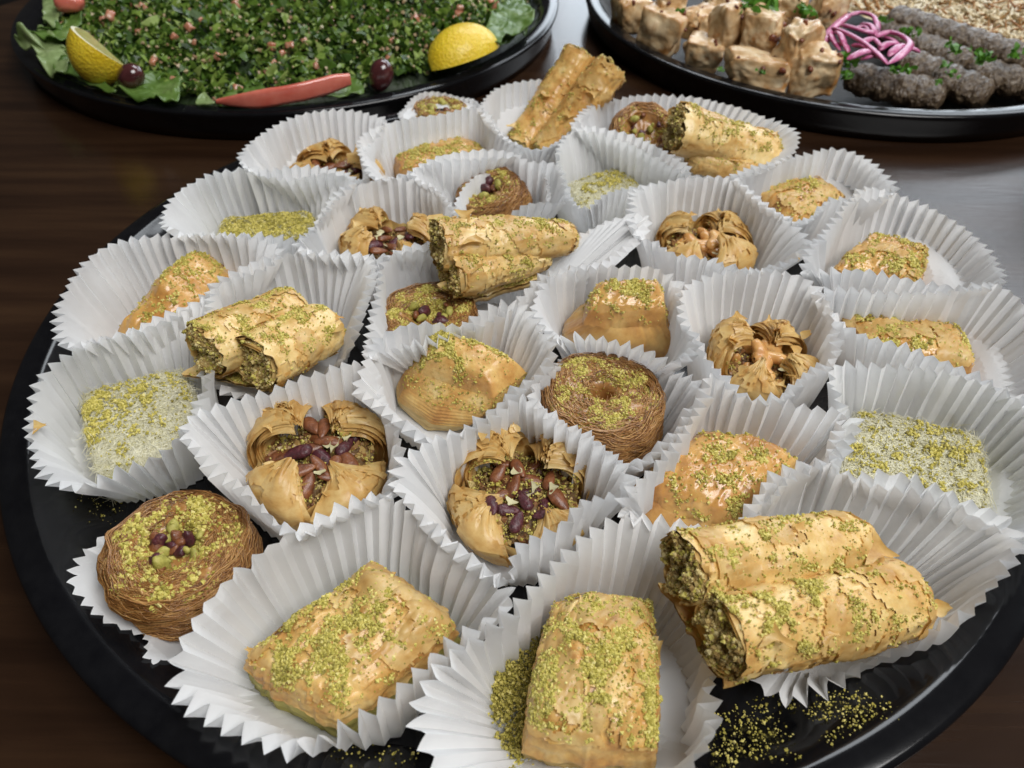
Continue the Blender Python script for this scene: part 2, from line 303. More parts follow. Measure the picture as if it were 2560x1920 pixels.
def block(key, name, label, cat, corners, zb=FZ, hump=.003, flare=1.07, crust=FILO, fill=LAYER, cfrac=.5, ncr=1500, csz=.0004, cc=None, crad=.016,
          wr=.0009, seed=1, group=None, flakes=3, ridge=None, layers=9, bump4=(0, 0, 0, 0), base4=None, cthr=-.1, edge=.0024, cm=None):
    C = np.asarray(corners); cen = C.mean(0); g = np.random.default_rng(seed)
    t = thing(name, label, cat, (cen[0], cen[1], zb), group)
    n = 84; u, v = np.meshgrid(np.linspace(0, 1, n), np.linspace(0, 1, n), indexing='ij')
    # rounded outline: pull the corners in a little
    uu, vv = 2*u-1, 2*v-1; k = .17
    su = uu*np.sqrt(1-k*vv**2*.9)/1; sv = vv*np.sqrt(1-k*uu**2*.9)
    U, Vv = (su+1)/2, (sv+1)/2
    P = ((1-U)*(1-Vv))[..., None]*C[0]+(U*(1-Vv))[..., None]*C[1]+(U*Vv)[..., None]*C[2]+((1-U)*Vv)[..., None]*C[3]
    e = np.minimum(np.minimum(u, 1-u), np.minimum(v, 1-v))
    P[..., 2] += hump*(np.sin(math.pi*u)*np.sin(math.pi*v))**.6-edge*(1-np.clip(e/.15, 0, 1))**2.2
    if ridge is not None:
        a0, a1, hh, wd = ridge; a0 = np.array(a0[:2]); a1 = np.array(a1[:2]); dd = a1-a0; q = P[..., :2]-a0
        tt = np.clip((q@dd)/(dd@dd), 0, 1); ds = np.linalg.norm(q-tt[..., None]*dd, axis=-1); P[..., 2] += hh*np.exp(-(ds/wd)**2)
    P0 = P.copy()
    P[..., 2] += wr*fbm(P0, 130, seed, 3)+wr*.8*np.abs(vn(P0*[1, 1, .2], 230, seed+5))*np.clip(e/.06, .2, 1)
    P[..., 2] += wr*.35*vn(P0@np.array([[.8, .6, 0], [-.6, .8, 0], [0, 0, 1]])*[1, .18, 1], 900, seed+9)
    rag = (fbm(P0, 500, seed+3, 2)*.0007)*(1-np.clip(e/.04, 0, 1)); dr = nrm((P0-cen)*[1, 1, 0]); P += dr*rag[..., None]
    F = orient(gridF(n, n), P)
    i = np.arange(n); bd = np.concatenate([i*n, (n-1)*n+i[1:], (i[::-1][1:])*n+n-1, i[::-1][1:-1]])
    B = P.reshape(-1, 3)[bd]; m = len(bd)
    if base4 is not None:
        D = np.asarray(base4); Bb = ((1-U)*(1-Vv))[..., None]*D[0]+(U*(1-Vv))[..., None]*D[1]+(U*Vv)[..., None]*D[2]+((1-U)*Vv)[..., None]*D[3]
        Bb = Bb.reshape(-1, 3)[bd]; Bb[:, 2] = zb
    else: Bb = cen+(B-cen)*flare; Bb[:, 2] = zb
    def side(f0, f1, rows, inset, lay):
        tt = np.linspace(f0, f1, rows)[:, None, None]
        V = B[None]*(1-tt)+Bb[None]*tt; bul = np.sin(tt*math.pi)*.0012
        dr = nrm((V-cen)*[1, 1, 0])
        tri = (np.arange(rows) % 2)[:, None]*lay
        V = V+dr*(bul*(3 if cfrac >= 1 else 1)+tri[..., None]*(.6+.6*np.abs(vn(V*[1, 1, .4], 160, seed+2))[..., None])+.0006*fbm(V*[1, 1, 2.5], 300, seed+4, 2)[..., None]-inset)
        return V
    rows = 8
    V1 = side(0, cfrac, rows, 0, .0002); V1[0] = B
    if cfrac < 1: V1[-1, :, 2] += .0010*fbm(V1[-1], 260, seed+7, 2)
    Fs = gridF(rows, m, False, True)
    build('filo_crust', [(P.reshape(-1, 3), F), (V1.reshape(-1, 3), Fs[:, ::-1])], crust, t)
    if flakes: lifted(t, P, F, seed, crust, .12, .00042)
    if cfrac < 1:
        nr = layers*2+1; V2 = side(max(0, cfrac-.12), 1, nr, .0007, .0006)
        build('layers', [(V2.reshape(-1, 3), gridF(nr, m, False, True)[:, ::-1])], fill, t)
    for q in range(flakes):
        j = int(g.integers(m)); d = nrm((B[j]-cen)[:2]); flake(t, B[j]-np.r_[d, 0]*.003+[0, 0, .0006], d+g.normal(0, .5, 2), g.uniform(.003, .006), g, up=g.uniform(-.2, .15))
    if ncr:
        cx = cen if cc is None else cc
        crumbs(t, P, F, ncr, csz, clump(cx, crad, seed, cthr), cm, seed=seed+50, lift=.00045 if flakes else 0)
    FOOT[key] = Bb[:, :2]; t['_top'] = 0; del t['_top']
    return t, P, F, B, Bb
def tubepart(parent, p0, p1, r, name='roll_wrapper', m=FILOP, seed=0, open0=True, open1=False, flatz=.88, wob=.0006, zb=None, ellip=1.07, taper=0.):
    p0, p1 = np.array(p0), np.array(p1); ax = nrm(p1-p0); s = nrm(np.cross(ax, [0, 0, 1.])); w = np.cross(s, ax)
    nl, na = 96, 84; L = np.linalg.norm(p1-p0)
    tt = np.linspace(0, 1, nl)[:, None]; th = np.linspace(0, 2*math.pi, na, endpoint=False)[None]
    prof = np.ones((nl, 1))
    if not open1: prof = np.sqrt(np.clip(1-np.clip((tt*L-(L-r*.9))/(r*.9), 0, 1)**2.4, .0, 1))
    if not open0: prof = prof*np.sqrt(np.clip(1-np.clip((r*.9-tt*L)/(r*.9), 0, 1)**2.4, .0, 1))
    rr = r*prof*(1+.05*np.sin(tt*5+seed))*(1-taper*tt)
    C3 = np.cos(th)[..., None]*s*ellip+np.sin(th)[..., None]*w*flatz
    V = p0+ax*(tt*L)[..., None]+rr[..., None]*C3
    nz = wob*fbm(V, 140, seed, 3)+wob*.7*np.abs(vn(np.stack([tt*L+0*th, .3*r*np.cos(th)+0*tt, .3*r*np.sin(th)+0*tt], -1), 420, seed+3))
    nz = nz+wob*.5*vn(np.stack([(tt*L+0*th)*.15, r*np.cos(th)+0*tt, r*np.sin(th)+0*tt], -1), 800, seed+8)
    V = V+nz[..., None]*C3
    rag = .0022*fbm(np.stack([r*np.cos(th), r*np.sin(th), 0*th], -1), 400, seed+4, 2)
    ch = []
    if open0: V[0] += ax*rag[0][:, None]; V[1] += ax*rag[0][:, None]*.6
    if open1: V[-1] += ax*rag[0][:, None]
    if zb is not None: V[..., 2] = np.maximum(V[..., 2], zb)
    F = gridF(nl, na, False, True)
    if name == 'roll_wrapper': lifted(parent, V, F, seed, m, thr=.22, dz=.00026, sc=60)
    o = build(name, [(V.reshape(-1, 3), F)], m, parent)
    for op, q, sg, ring in ((open0, p0, 1, V[0]), (open1, p1, -1, V[-1])):
        if not op: continue
        # coiled sheets inside the open end
        K = 150; a = np.linspace(0, 2*math.pi*2.3, K); rad = r*(.97-.26*a/a[-1]); a2 = a+seed
        prot = .0006*np.sin(a*3+seed)+.0005
        ed = q+sg*ax*(.0002-prot)[:, None]+rad[:, None]*(np.cos(a2)[:, None]*s*ellip+np.sin(a2)[:, None]*w*flatz)
        inn = ed+sg*ax*.006
        build('filo_coil', [(np.stack([ed, inn], 0).reshape(-1, 3), gridF(2, K))], SHEET, parent)
        nr = 14; rr2 = np.linspace(0, .95, nr)[:, None]*r
        D = q+sg*ax*.0006+rr2[..., None]*(np.cos(th)[..., None]*s*ellip+np.sin(th)[..., None]*w*flatz)
        D = D-sg*ax*(.0026*fbm(D, 330, seed+21, 3)+.0012*(1-(rr2/r)**2))[..., None]
        Fd = gridF(nr, na, False, True)
        build('filling', [(D.reshape(-1, 3), Fd)], FILL, parent)
        g = np.random.default_rng(seed+77); p, N = scatter(D, Fd, 1500, g); sz = .00040*np.exp(np.clip(g.normal(0, .5, 1500), -1.2, .9)); hf = g.random(1500) < .68
        for sel, mt_ in ((hf, FILL), (~hf, PIST)): stuff(build('filling_crumbs', [grains(p[sel]-sg*ax*sz[sel][:, None]*.5, sz[sel], g)], mt_, parent, smooth=False))
    return o, V, F
def roll(key, label, tubes_, zb=FZ, ncr=1500, cc=None, crad=.02, seed=3, base=None, csz=.00038, flakes=3, m=FILOP, cthr=.0, ends_crumbs=0):
    a0, a1 = np.array(tubes_[0][0]), np.array(tubes_[0][1]); cen = (a0+a1)/2
    t = thing('nut_roll', label, 'pastry roll', (cen[0], cen[1], zb), 'nut filled pastry rolls'); g = np.random.default_rng(seed)
    Vs, Fs, off = [], [], 0
    for i, tb_ in enumerate(tubes_):
        kw = dict(open0=True, open1=False); kw.update(tb_[3] if len(tb_) > 3 else {})
        o, V, F = tubepart(t, tb_[0], tb_[1], tb_[2], seed=seed+i*13, m=m, **kw)
        Vs.append(V.reshape(-1, 3)); Fs.append(F+off); off += V.shape[0]*V.shape[1]
        for q in range(flakes):
            p, N = scatter(V, F, 1, g, lambda c, N_: np.clip(N_[:, 2], 0, 1)+.01)
            flake(t, p[0]+N[0]*.0002, N[0][:2]+g.normal(0, .5, 2), g.uniform(.003, .0065), g, up=g.uniform(-.1, .15))
    V, F = np.concatenate(Vs), np.concatenate(Fs)
    if base is not None:
        B4 = np.asarray(base); n = 30; u, v = np.meshgrid(np.linspace(0, 1, n), np.linspace(0, 1, n), indexing='ij')
        P = ((1-u)*(1-v))[..., None]*B4[0]+(u*(1-v))[..., None]*B4[1]+(u*v)[..., None]*B4[2]+((1-u)*v)[..., None]*B4[3]
        e = np.minimum(np.minimum(u, 1-u), np.minimum(v, 1-v)); P[..., 2] += .0010*fbm(P, 170, seed, 3); P += (nrm((P-P.mean((0, 1)))*[1, 1, 0])*(.0012*fbm(P, 400, seed+1, 2)*(e < .02))[..., None])
        lo = P.copy(); lo[..., 2] -= .0035*np.clip(e/.06, .25, 1)
        build('base_sheet', [(P.reshape(-1, 3), orient(gridF(n, n), P)), (lo.reshape(-1, 3), orient(gridF(n, n), P)[:, ::-1])], m, t)
        V = np.concatenate([V, P.reshape(-1, 3)]); F = np.concatenate([F, orient(gridF(n, n), P)+off])
    crumbs(t, V, F, ncr, csz, clump(cc, crad, seed, cthr, base=.04), seed=seed+5, lift=.0003)
    return t
def nest(key, label, c, r, h, tilt=(0, 0), seed=1, ns=520, ncr=2200, nuts=10, csz=.0005, dep=.0035, hole=.42, strand_r=.00022):
    c = np.array(c); g = np.random.default_rng(seed)
    t = thing('shredded_pastry_nest', label, 'pastry nest', (c[0], c[1], c[2]), 'round shredded pastry nests')
    Rm = np.array((Matrix.Rotation(math.radians(tilt[0]), 3, 'X') @ Matrix.Rotation(math.radians(tilt[1]), 3, 'Y')))
    X = lambda V: np.asarray(V)@Rm.T+c
    pr = np.array([(0, h-dep), (hole*r*.7, h-dep), (hole*r, h-.0006), (r*.62, h+.0004), (r*.82, h), (r*.93, h-.0012), (r*.99, h-.004), (r*1.0, h*.5), (r*.97, h*.2), (r*.86, .0006), (0, .0002)])
    s = np.linspace(0, len(pr)-1, 40); pr = np.stack([np.interp(s, np.arange(len(pr)), pr[:, k]) for k in (0, 1)], 1)
    n = 80; th = np.arange(n)*2*math.pi/n
    V = np.stack([pr[None, :, 0]*np.cos(th)[:, None], pr[None, :, 0]*np.sin(th)[:, None], pr[None, :, 1]+0*th[:, None]], -1)
    rad = nrm(V*[1, 1, 0]); V = V+rad*(.0014*fbm(V, 150, seed, 2)[..., None]*np.clip(pr[:, 0]/r-.3, 0, 1)[None, :, None])
    V[..., 2] += .0008*fbm(V, 320, seed+2, 3)*(pr[:, 1] > h*.7)[None]
    F = gridF(n, 40, True, False)
    build('pastry_core', [(X(V).reshape(-1, 3), F)], KAT, t)
    # wound strands round the side and over the shoulder
    K = 16; a0 = g.uniform(0, 2*math.pi, ns); al = g.uniform(.5, 1.8, ns); zz = g.uniform(.03, 1.0, ns)*h; sl = g.normal(0, .0022, ns); tt = np.linspace(0, 1, K)
    A = a0[:, None]+al[:, None]*tt; Z = np.clip(zz[:, None]+sl[:, None]*(tt-.5)*2+.0006*np.sin(tt*9+a0[:, None]*7), .0004, h+.0006)
    sh = np.clip((Z-(h-.004))/.004, 0, 1); bt = np.clip((.003-Z)/.003, 0, 1)
    R = r*(1.0-.10*sh**2-.10*bt)+g.uniform(-.0002, .0008, ns)[:, None]+.0005*np.sin(tt*6+a0[:, None]*11)
    Pt = np.stack([R*np.cos(A), R*np.sin(A), Z], -1); Pt = Pt+nrm(Pt*[1, 1, 0])*(.0014*fbm(Pt, 150, seed, 2)[..., None])
    nt2 = ns//2; b0 = g.uniform(0, 2*math.pi, nt2); rr = r*np.sqrt(g.uniform(hole*hole*1.3, .9, nt2)); bl = g.uniform(.3, 1.1, nt2)
    B = b0[:, None]+bl[:, None]*tt; R2 = np.clip(rr[:, None]+g.normal(0, .0018, nt2)[:, None]*(tt-.5)*2, 0, r*.97); Z2 = h+.0004-.0022*np.clip((R2/r-.8)/.2, 0, 1)**2+.0004*np.sin(tt*8+b0[:, None]*5)
    P2 = np.stack([R2*np.cos(B), R2*np.sin(B), Z2], -1)
    ch = tubes(X(np.concatenate([Pt, P2])), np.r_[g.uniform(.7, 1.35, ns), g.uniform(.6, 1.1, nt2)]*strand_r)
    stuff(build('pastry_strands', ch, KAT, t))
    for q in range(nuts):
        a, d = g.uniform(0, 2*math.pi), r*hole*math.sqrt(g.uniform(0, 1)); nutshape(t, X([d*math.cos(a), d*math.sin(a), h-dep+.0012+.0022*(d/(hole*r))])[()], g.uniform(.0010, .0024), g, [PURP, PISTB, ALM, PISTB][q % 4], 'pistachio_piece')
    top = V[:, :22]; Ft = gridF(n, 22, True, False); Xt = X(top)
    Vv = Xt.reshape(-1, 3); N = np.cross(Vv[Ft[:, 1]]-Vv[Ft[:, 0]], Vv[Ft[:, 3]]-Vv[Ft[:, 0]])
    if N[:, 2].sum() < 0: Ft = Ft[:, ::-1]
    crumbs(t, Vv, Ft, ncr, csz, lambda cc_, N_: (np.clip((fbm(cc_, 240, seed+3)+.15)*2, 0, 1)+.08)*np.clip(N_[:, 2]*2-.6, .01, 1), seed=seed+9)
    FOOT[key] = np.stack([c[0]+r*.95*np.cos(th), c[1]+r*.95*np.sin(th)], -1)
    return t
def nutshape(parent, p, s, g, m, name, el=1.3, rotm=None):
    nu, nv = 12, 10; a = np.linspace(0, math.pi, nv)[None]; b = np.linspace(0, 2*math.pi, nu, endpoint=False)[:, None]
    V = np.stack([np.sin(a)*np.cos(b), np.sin(a)*np.sin(b)*.8, np.cos(a)*el*(1-.0*b)+0*b], -1)*s
    V = V*(1+.30*vn(V, 1.1/s, int(g.integers(999)))+.12*vn(V, 3.2/s, 5))[..., None]
    Rm = rrot(1, g)[0] if rotm is None else rotm
    return build(name, [((V@Rm.T+p).reshape(-1, 3), gridF(nu, nv, True, False))], m, parent)
def almond(parent, p, L, d, up, m=ALM, name='almond', g=rg):
    nu, nv = 18, 16; a = np.linspace(0, math.pi, nv)[None]; b = np.linspace(0, 2*math.pi, nu, endpoint=False)[:, None]
    z = -np.cos(a); w = np.sin(a)**.85*(1-.32*z)
    V = np.stack([w*np.cos(b)*.5, w*np.sin(b)*.32, z+0*b], -1)*L/2
    V = V*(1+.03*np.sin(b*9)[..., None]+.10*vn(V, 2.2/L, int(L*1e7) % 991)[..., None]+.05*vn(V, 7/L, 3)[..., None])
    d = nrm(np.array(d, float)); x = nrm(np.cross(np.array(up, float), d)); y = np.cross(d, x)
    V = V@np.stack([x, y, d], 0)+p
    return build(name, [(V.reshape(-1, 3), gridF(nu, nv, True, False))], m, parent)
def cashew(parent, p, L, ang, tilt=.4, g=rg):
    n = 16; a = np.linspace(-1.25, 1.25, n); R = L*.42
    P = np.stack([R*np.sin(a), -R*np.cos(a)+R*.6, 0*a], -1); P = P@np.array(Matrix.Rotation(tilt, 3, 'X')).T@np.array(Matrix.Rotation(ang, 3, 'Z')).T+p
    rad = L*.20*np.sqrt(np.clip(1-(a/1.32)**6, .02, 1))*(1+.18*np.cos(a))
    ch = tubes(P[None], rad[None], 12, .8); return build('cashew', ch, CASH, parent)
def basket(key, label, c, s, h, rot, seed, nuts='almond', petals=None, ncr=500, lay=14, nn=8):
    """pouch of stacked filo sheets folded up into four petals round a nut centre"""
    c = np.array(c, float); g = np.random.default_rng(seed)
    t = thing('pastry_basket', label, 'pastry basket', (c[0], c[1], c[2]), 'filo baskets filled with nuts')
    n = 96; th = np.arange(n)*2*math.pi/n
    def rsq(a, k=.14): return 1+k*np.abs(np.cos(2*(a-rot)))**1.5-.05
    K = 14; hh = np.linspace(0, 1, K)
    R = s*rsq(th)[:, None]*(.76+.20*np.sin(hh*1.7))[None]; V = np.stack([c[0]+R*np.cos(th)[:, None], c[1]+R*np.sin(th)[:, None], c[2]+h*.50*hh[None]+0*th[:, None]], -1)
    V += nrm((V-c)*[1, 1, 0])*(.0012*fbm(V*[1, 1, .4], 200, seed)+.0007*vn(np.stack([np.cos(th)*s, np.sin(th)*s, 0*th], -1), 900, seed+1)[:, None])[..., None]
    V[:, -1, 2] += .0015*fbm(V[:, -1], 160, seed+2)
    build('filo_bowl', [(V.reshape(-1, 3), gridF(n, K, True, False))], SHEET, t)
    nr = 12; rr = np.linspace(0, .86, nr); D = np.stack([c[0]+rr[None]*R[:, -1:]*np.cos(th)[:, None], c[1]+rr[None]*R[:, -1:]*np.sin(th)[:, None], c[2]+h*.36+.0*rr[None]*th[:, None]], -1)
    D[..., 2] += .0016*fbm(D, 220, seed+3, 3)+.002*(1-rr[None]**2); Fd = orient(gridF(n, nr, True, False), D)
    build('nut_filling', [(D.reshape(-1, 3), Fd)], DARKF, t)
    fp, fN = scatter(D, Fd, 700, g); fs = .0009*np.exp(g.normal(0, .45, 700)); stuff(build('chopped_nuts', [grains(fp+[0, 0, .0003], fs, g)], CHOP, t, smooth=False))
    petals = petals or [(0, 1, 1.), (90, 1, 1.), (180, 1, 1.), (270, 1, 1.)]
    Vall = []
    for (deg, hs, sp) in petals:
        a = rot+math.radians(deg+g.uniform(-9, 9)); sp = sp*g.uniform(.85, 1.1); ch = []; off = seed+deg
        pe = []
        for k in range(lay):
            q = k/(lay-1); nu, nv = 24, 18
            u, v = np.meshgrid(np.linspace(-1, 1, nu), np.linspace(0, 1, nv), indexing='ij')
            ln = 1+.07*g.normal()-.03*(1-q); span = .70*sp*(1-.55*v**2.5)*np.sqrt(np.clip(1-(v*.94)**8, 0, 1))*(1+.07*g.normal()); A = a+u*span+.04*g.normal()
            th_ = (1-q)*.0058; ww = v*ln
            Rr = s*(1.0+.10*np.sin(ww*2.2)-.46*np.clip(ww-.35, 0, 2)**1.6/.5)*(1-.07*u**2*v)-th_*(1-.45*ww)
            z = c[2]+h*.10+h*hs*.92*np.sin(np.clip(ww, 0, 1.1)*1.45)-th_*np.clip(ww-.3, 0, 1)*1.1-h*.10*u**2*v
            Pp = np.stack([c[0]+Rr*np.cos(A), c[1]+Rr*np.sin(A), z], -1)
            w = nrm(np.stack([np.cos(A), np.sin(A), 0*A], -1))
            Pp = Pp+w*(.0010*fbm(np.stack([u*2, v*2, 0*u+off], -1), 1, off, 2)+.00018*vn(np.stack([u*7+k*.2, v*3, 0*u+k], -1), 1, off)+.00055*vn(np.stack([u*7+.5*v, v*1.3, 0*u+k*.25], -1), 1, off+4))[..., None]
            Pp[..., 2] += .0022*v**4*vn(np.stack([u*13, 0*u+k*.6, 0*u], -1), 1, off+2); Pp[..., 2] += v*(.0016*vn(np.stack([u*2.2+k*.05, 0*u, 0*u+off], -1), 1, 7))
            pe.append((Pp.reshape(-1, 3), gridF(nu, nv)))
        build('filo_petal', pe, SHEET, t); Vall.append(pe[0])
        lifted(t, pe[-1][0], pe[-1][1], off+3, SHEET, .02, .0003, 110, 2)
        for e_ in range(5):
            da = g.uniform(-.55, .55); rr_ = s*g.uniform(.6, .85)
            flake(t, np.array([c[0]+rr_*math.cos(a+da), c[1]+rr_*math.sin(a+da), c[2]+h*hs*g.uniform(.80, .9)]), (math.cos(a+da*2)*g.choice([-1, 1]), math.sin(a+da*2)), g.uniform(.0018, .0040), g, up=g.uniform(0, 1.2))
    zt = c[2]+h*.52
    for q in range(nn+7):
        ang, d = q*2.4+g.normal()*.15, s*.60*math.sqrt((q+.3)/(nn+7)); p = np.array([c[0]+d*math.cos(ang), c[1]+d*math.sin(ang), zt+g.uniform(-.0012, .0022)])
        dr = (math.cos(ang*3), math.sin(ang*3), g.uniform(-.3, .5)); up = (g.normal()*.3, g.normal()*.3, 1)
        if nuts == 'cashew' : cashew(t, p+[0, 0, .001], s*.66, g.uniform(0, 6.28), g.uniform(.1, .7)) if q < 4 else nutshape(t, p-[0, 0, .001], g.uniform(.0015, .0028), g, CASH, 'nut_piece')
        elif nuts == 'mixed': almond(t, p, s*g.uniform(.30, .44), dr, up, [PURP, ALM, PURP, ALM, ALM][q % 5], 'almond' if q % 2 else 'pistachio')
        else: almond(t, p, s*g.uniform(.34, .48), dr, up, ALM if q % 4 else PURP)
    for q in range(5 if nuts != 'cashew' else 1):
        ang, d = g.uniform(0, 6.28), s*.45*g.uniform(.2, 1); flake(t, np.array([c[0]+d*math.cos(ang), c[1]+d*math.sin(ang), zt+.002]), (math.cos(ang), math.sin(ang)), .0026, g, FLAKEN, .2).name = 'nut_flake'
    crumbs(t, D, Fd, ncr, .00042, None, seed=seed+4, lift=.0022)
    V2 = np.concatenate([x[0] for x in Vall]); F2 = np.concatenate([x[1]+i*len(Vall[0][0]) for i, x in enumerate(Vall)])
    crumbs(t, V2, F2, 300+ncr//2, .0004, lambda cc_, N_: np.clip((cc_[:, 2]-c[2]-h*.5)/(h*.3), 0.03, 1)*(fbm(cc_, 220, seed) > -.1), seed=seed+6, lift=.0003)
    FOOT[key] = np.stack([c[0]+s*.98*np.cos(th), c[1]+s*.98*np.sin(th)], -1)
    return t
def whitesq(key, label, corners, zb=FZ, ns=900, ncr=1200, seed=1, cthr=0., csz=.0004, cc=None, crad=.014, green=False, cm=None):
    t, P, F, B, Bb = block(key, 'white_pastry_square', label, 'shredded pastry square', corners, zb, .0006, 1.02, KATC, KATC, .5, 0, wr=.0006, seed=seed,
                           group='white shredded pastry squares', flakes=0, layers=5, edge=.0012)
    g = np.random.default_rng(seed+1); m0 = gridF(8, len(B), False, True)
    # side strip for strands as well
    tt = np.linspace(0, 1, 8)[:, None, None]; SV = B[None]*(1-tt)+Bb[None]*tt
    SF = gridF(8, len(B), False, True)
    ns = int(ns*2.2); p1, N1 = scatter(P, F, ns, g); p2, N2 = scatter(SV, SF, ns, g); cen = P.mean((0, 1))
    sgn = np.sign(((p2-cen)*N2).sum(1)); N2 = N2*sgn[:, None]
    p = np.concatenate([p1, p2]); N = np.concatenate([N1, N2]); n = len(p); K = 10
    d = g.normal(size=(n, 3)); d = nrm(d-(d*N).sum(1, keepdims=True)*N); b = np.cross(N, d); L = g.uniform(.003, .009, n); cv = g.normal(0, .35, n); t_ = np.linspace(-.5, .5, K)
    Q = p[:, None]+d[:, None]*(t_[None]*L[:, None])[..., None]+b[:, None]*(cv[:, None]*L[:, None]*(t_**2*4-.3)[None])[..., None]+N[:, None]*((.00005+.0005*g.random(n)[:, None]*np.cos(t_*3.1+g.normal(0, .6, n)[:, None])))[..., None]
    inside = np.ones(n, bool)
    stuff(build('pastry_strands', tubes(Q, g.uniform(.00006, .00012, n)), KATW, t))
    if ncr: crumbs(t, P, F, ncr, csz*1.15, clump(cen if cc is None else cc, crad, seed, cthr), cm, seed=seed+50, lift=.0008)
    return t
# ------- front row
c27 = pts('F:1300,1050 2060,520 2560,850 1860,1390', .0265)
c27[1][2] = .0275
block('27', 'filled_pastry', 'large golden pastry dusted with pistachio in the leftmost open cup of the front row', 'filo pastry', c27, hump=.0045, cfrac=.28, fill=LAYERG, ncr=7600, csz=.00042,
      cc=at('F', 1900, 880, .028), crad=.021, seed=27, flakes=5, wr=.0010, ridge=(at('F', 2080, 560, .03), at('F', 2300, 800, .03), .003, .006), flare=1.04, group='filled filo pastries')
c28 = pts('G:1290,690 1850,690 1890,1560 1120,1460', .0285)
block('28', 'filled_pastry', 'golden pastry thickly dusted with pistachio at the bottom edge beside a heap of green crumbs', 'filo pastry', c28, hump=.0035, cfrac=.55, fill=LAYER, ncr=13000, csz=.00043,
      cc=at('G', 1560, 1120, .03), crad=.024, seed=28, flakes=6, wr=.0011, flare=1.03, group='filled filo pastries')
c24 = pts('E:35,1590 430,1225 1040,1420 600,1800', .0275)
block('24', 'filled_pastry', 'smooth glazed amber pastry lightly dusted, directly above the big double roll', 'filo pastry', c24, hump=.005, crust=FILOG, cfrac=1, ncr=1900, csz=.00046, cc=at('E', 520, 1500, .03), crad=.026,
      seed=24, flakes=0, wr=.0010, edge=.004, flare=1.1, cthr=.0, ridge=(at('E', 700, 1290, .03), at('E', 900, 1330, .03), .003, .004), group='filled filo pastries')
c16 = pts('D:1490,450 1900,450 1960,610 1440,610', .0335)
block('16', 'filled_pastry', 'tall smooth honey-coloured block pastry with green crumbs on top, right of centre', 'filo pastry', c16, hump=.0035, crust=FILOG, cfrac=1, ncr=2300, csz=.00042, cc=at('D', 1700, 480, .036), crad=.0125,
      seed=16, flakes=0, wr=.0014, edge=.0075, base4=pts('D:1400,700 1960,690 1960,900 1330,800', FZ), cthr=-.2, group='filled filo pastries')
c13 = pts('C:585,730 1090,310 1320,380 900,820', .026)
block('13', 'filled_pastry', 'long amber pastry with a raised ridge in the cup at the far left edge', 'filo pastry', c13, hump=.005, crust=FILOG, cfrac=1, ncr=1900, csz=.00045, cc=at('C', 1030, 480, .027), crad=.016, seed=13, flakes=0,
      ridge=(at('C', 1130, 320, .028), at('C', 950, 520, .028), .005, .007), edge=.004, flare=1.05, group='filled filo pastries')
c12 = pts('R:870,890 1140,640 1570,720 1500,980', .0265)
block('12', 'filled_pastry', 'pistachio-topped pastry with split right side in the rightmost upper cup', 'filo pastry', c12, hump=.003, crust=FILOG, cfrac=.6, ncr=2600, csz=.00044, cc=at('R', 1280, 820, .028), crad=.013, seed=12, flakes=3, flare=1.05, group='filled filo pastries')
c18 = pts('R:930,1180 1780,1255 1905,1550 1150,1480', .0255)
block('18', 'filled_pastry', 'long flat amber pastry with wavy right end, below the rightmost upper cup', 'filo pastry', c18, hump=.0025, crust=FILOG, cfrac=.8, ncr=3000, csz=.00046, cc=at('R', 1330, 1290, .027), crad=.017, seed=18, flakes=2, flare=1.03, group='filled filo pastries')
c8 = pts('R:335,330 800,255 990,375 640,560', .0245)
block('8', 'filled_pastry', 'small glossy pastry with pistachio stripe in the cup behind the rightmost upper one', 'filo pastry', c8, hump=.003, crust=FILOG, cfrac=.7, ncr=1500, csz=.00048, cc=at('R', 660, 340, .026), crad=.010, seed=8, flakes=2, flare=1.04, group='filled filo pastries')
c5 = pts('P:1160,560 1640,410 1840,520 1330,720', .024)
block('5', 'filled_pastry', 'pistachio-covered amber pastry in the far row left of the leaning roll', 'filo pastry', c5, hump=.0015, crust=FILOG, cfrac=.8, ncr=2400, csz=.00045, cc=at('P', 1480, 520, .025), crad=.016, seed=5, flakes=0, cthr=-.5, flare=1.04, group='filled filo pastries')
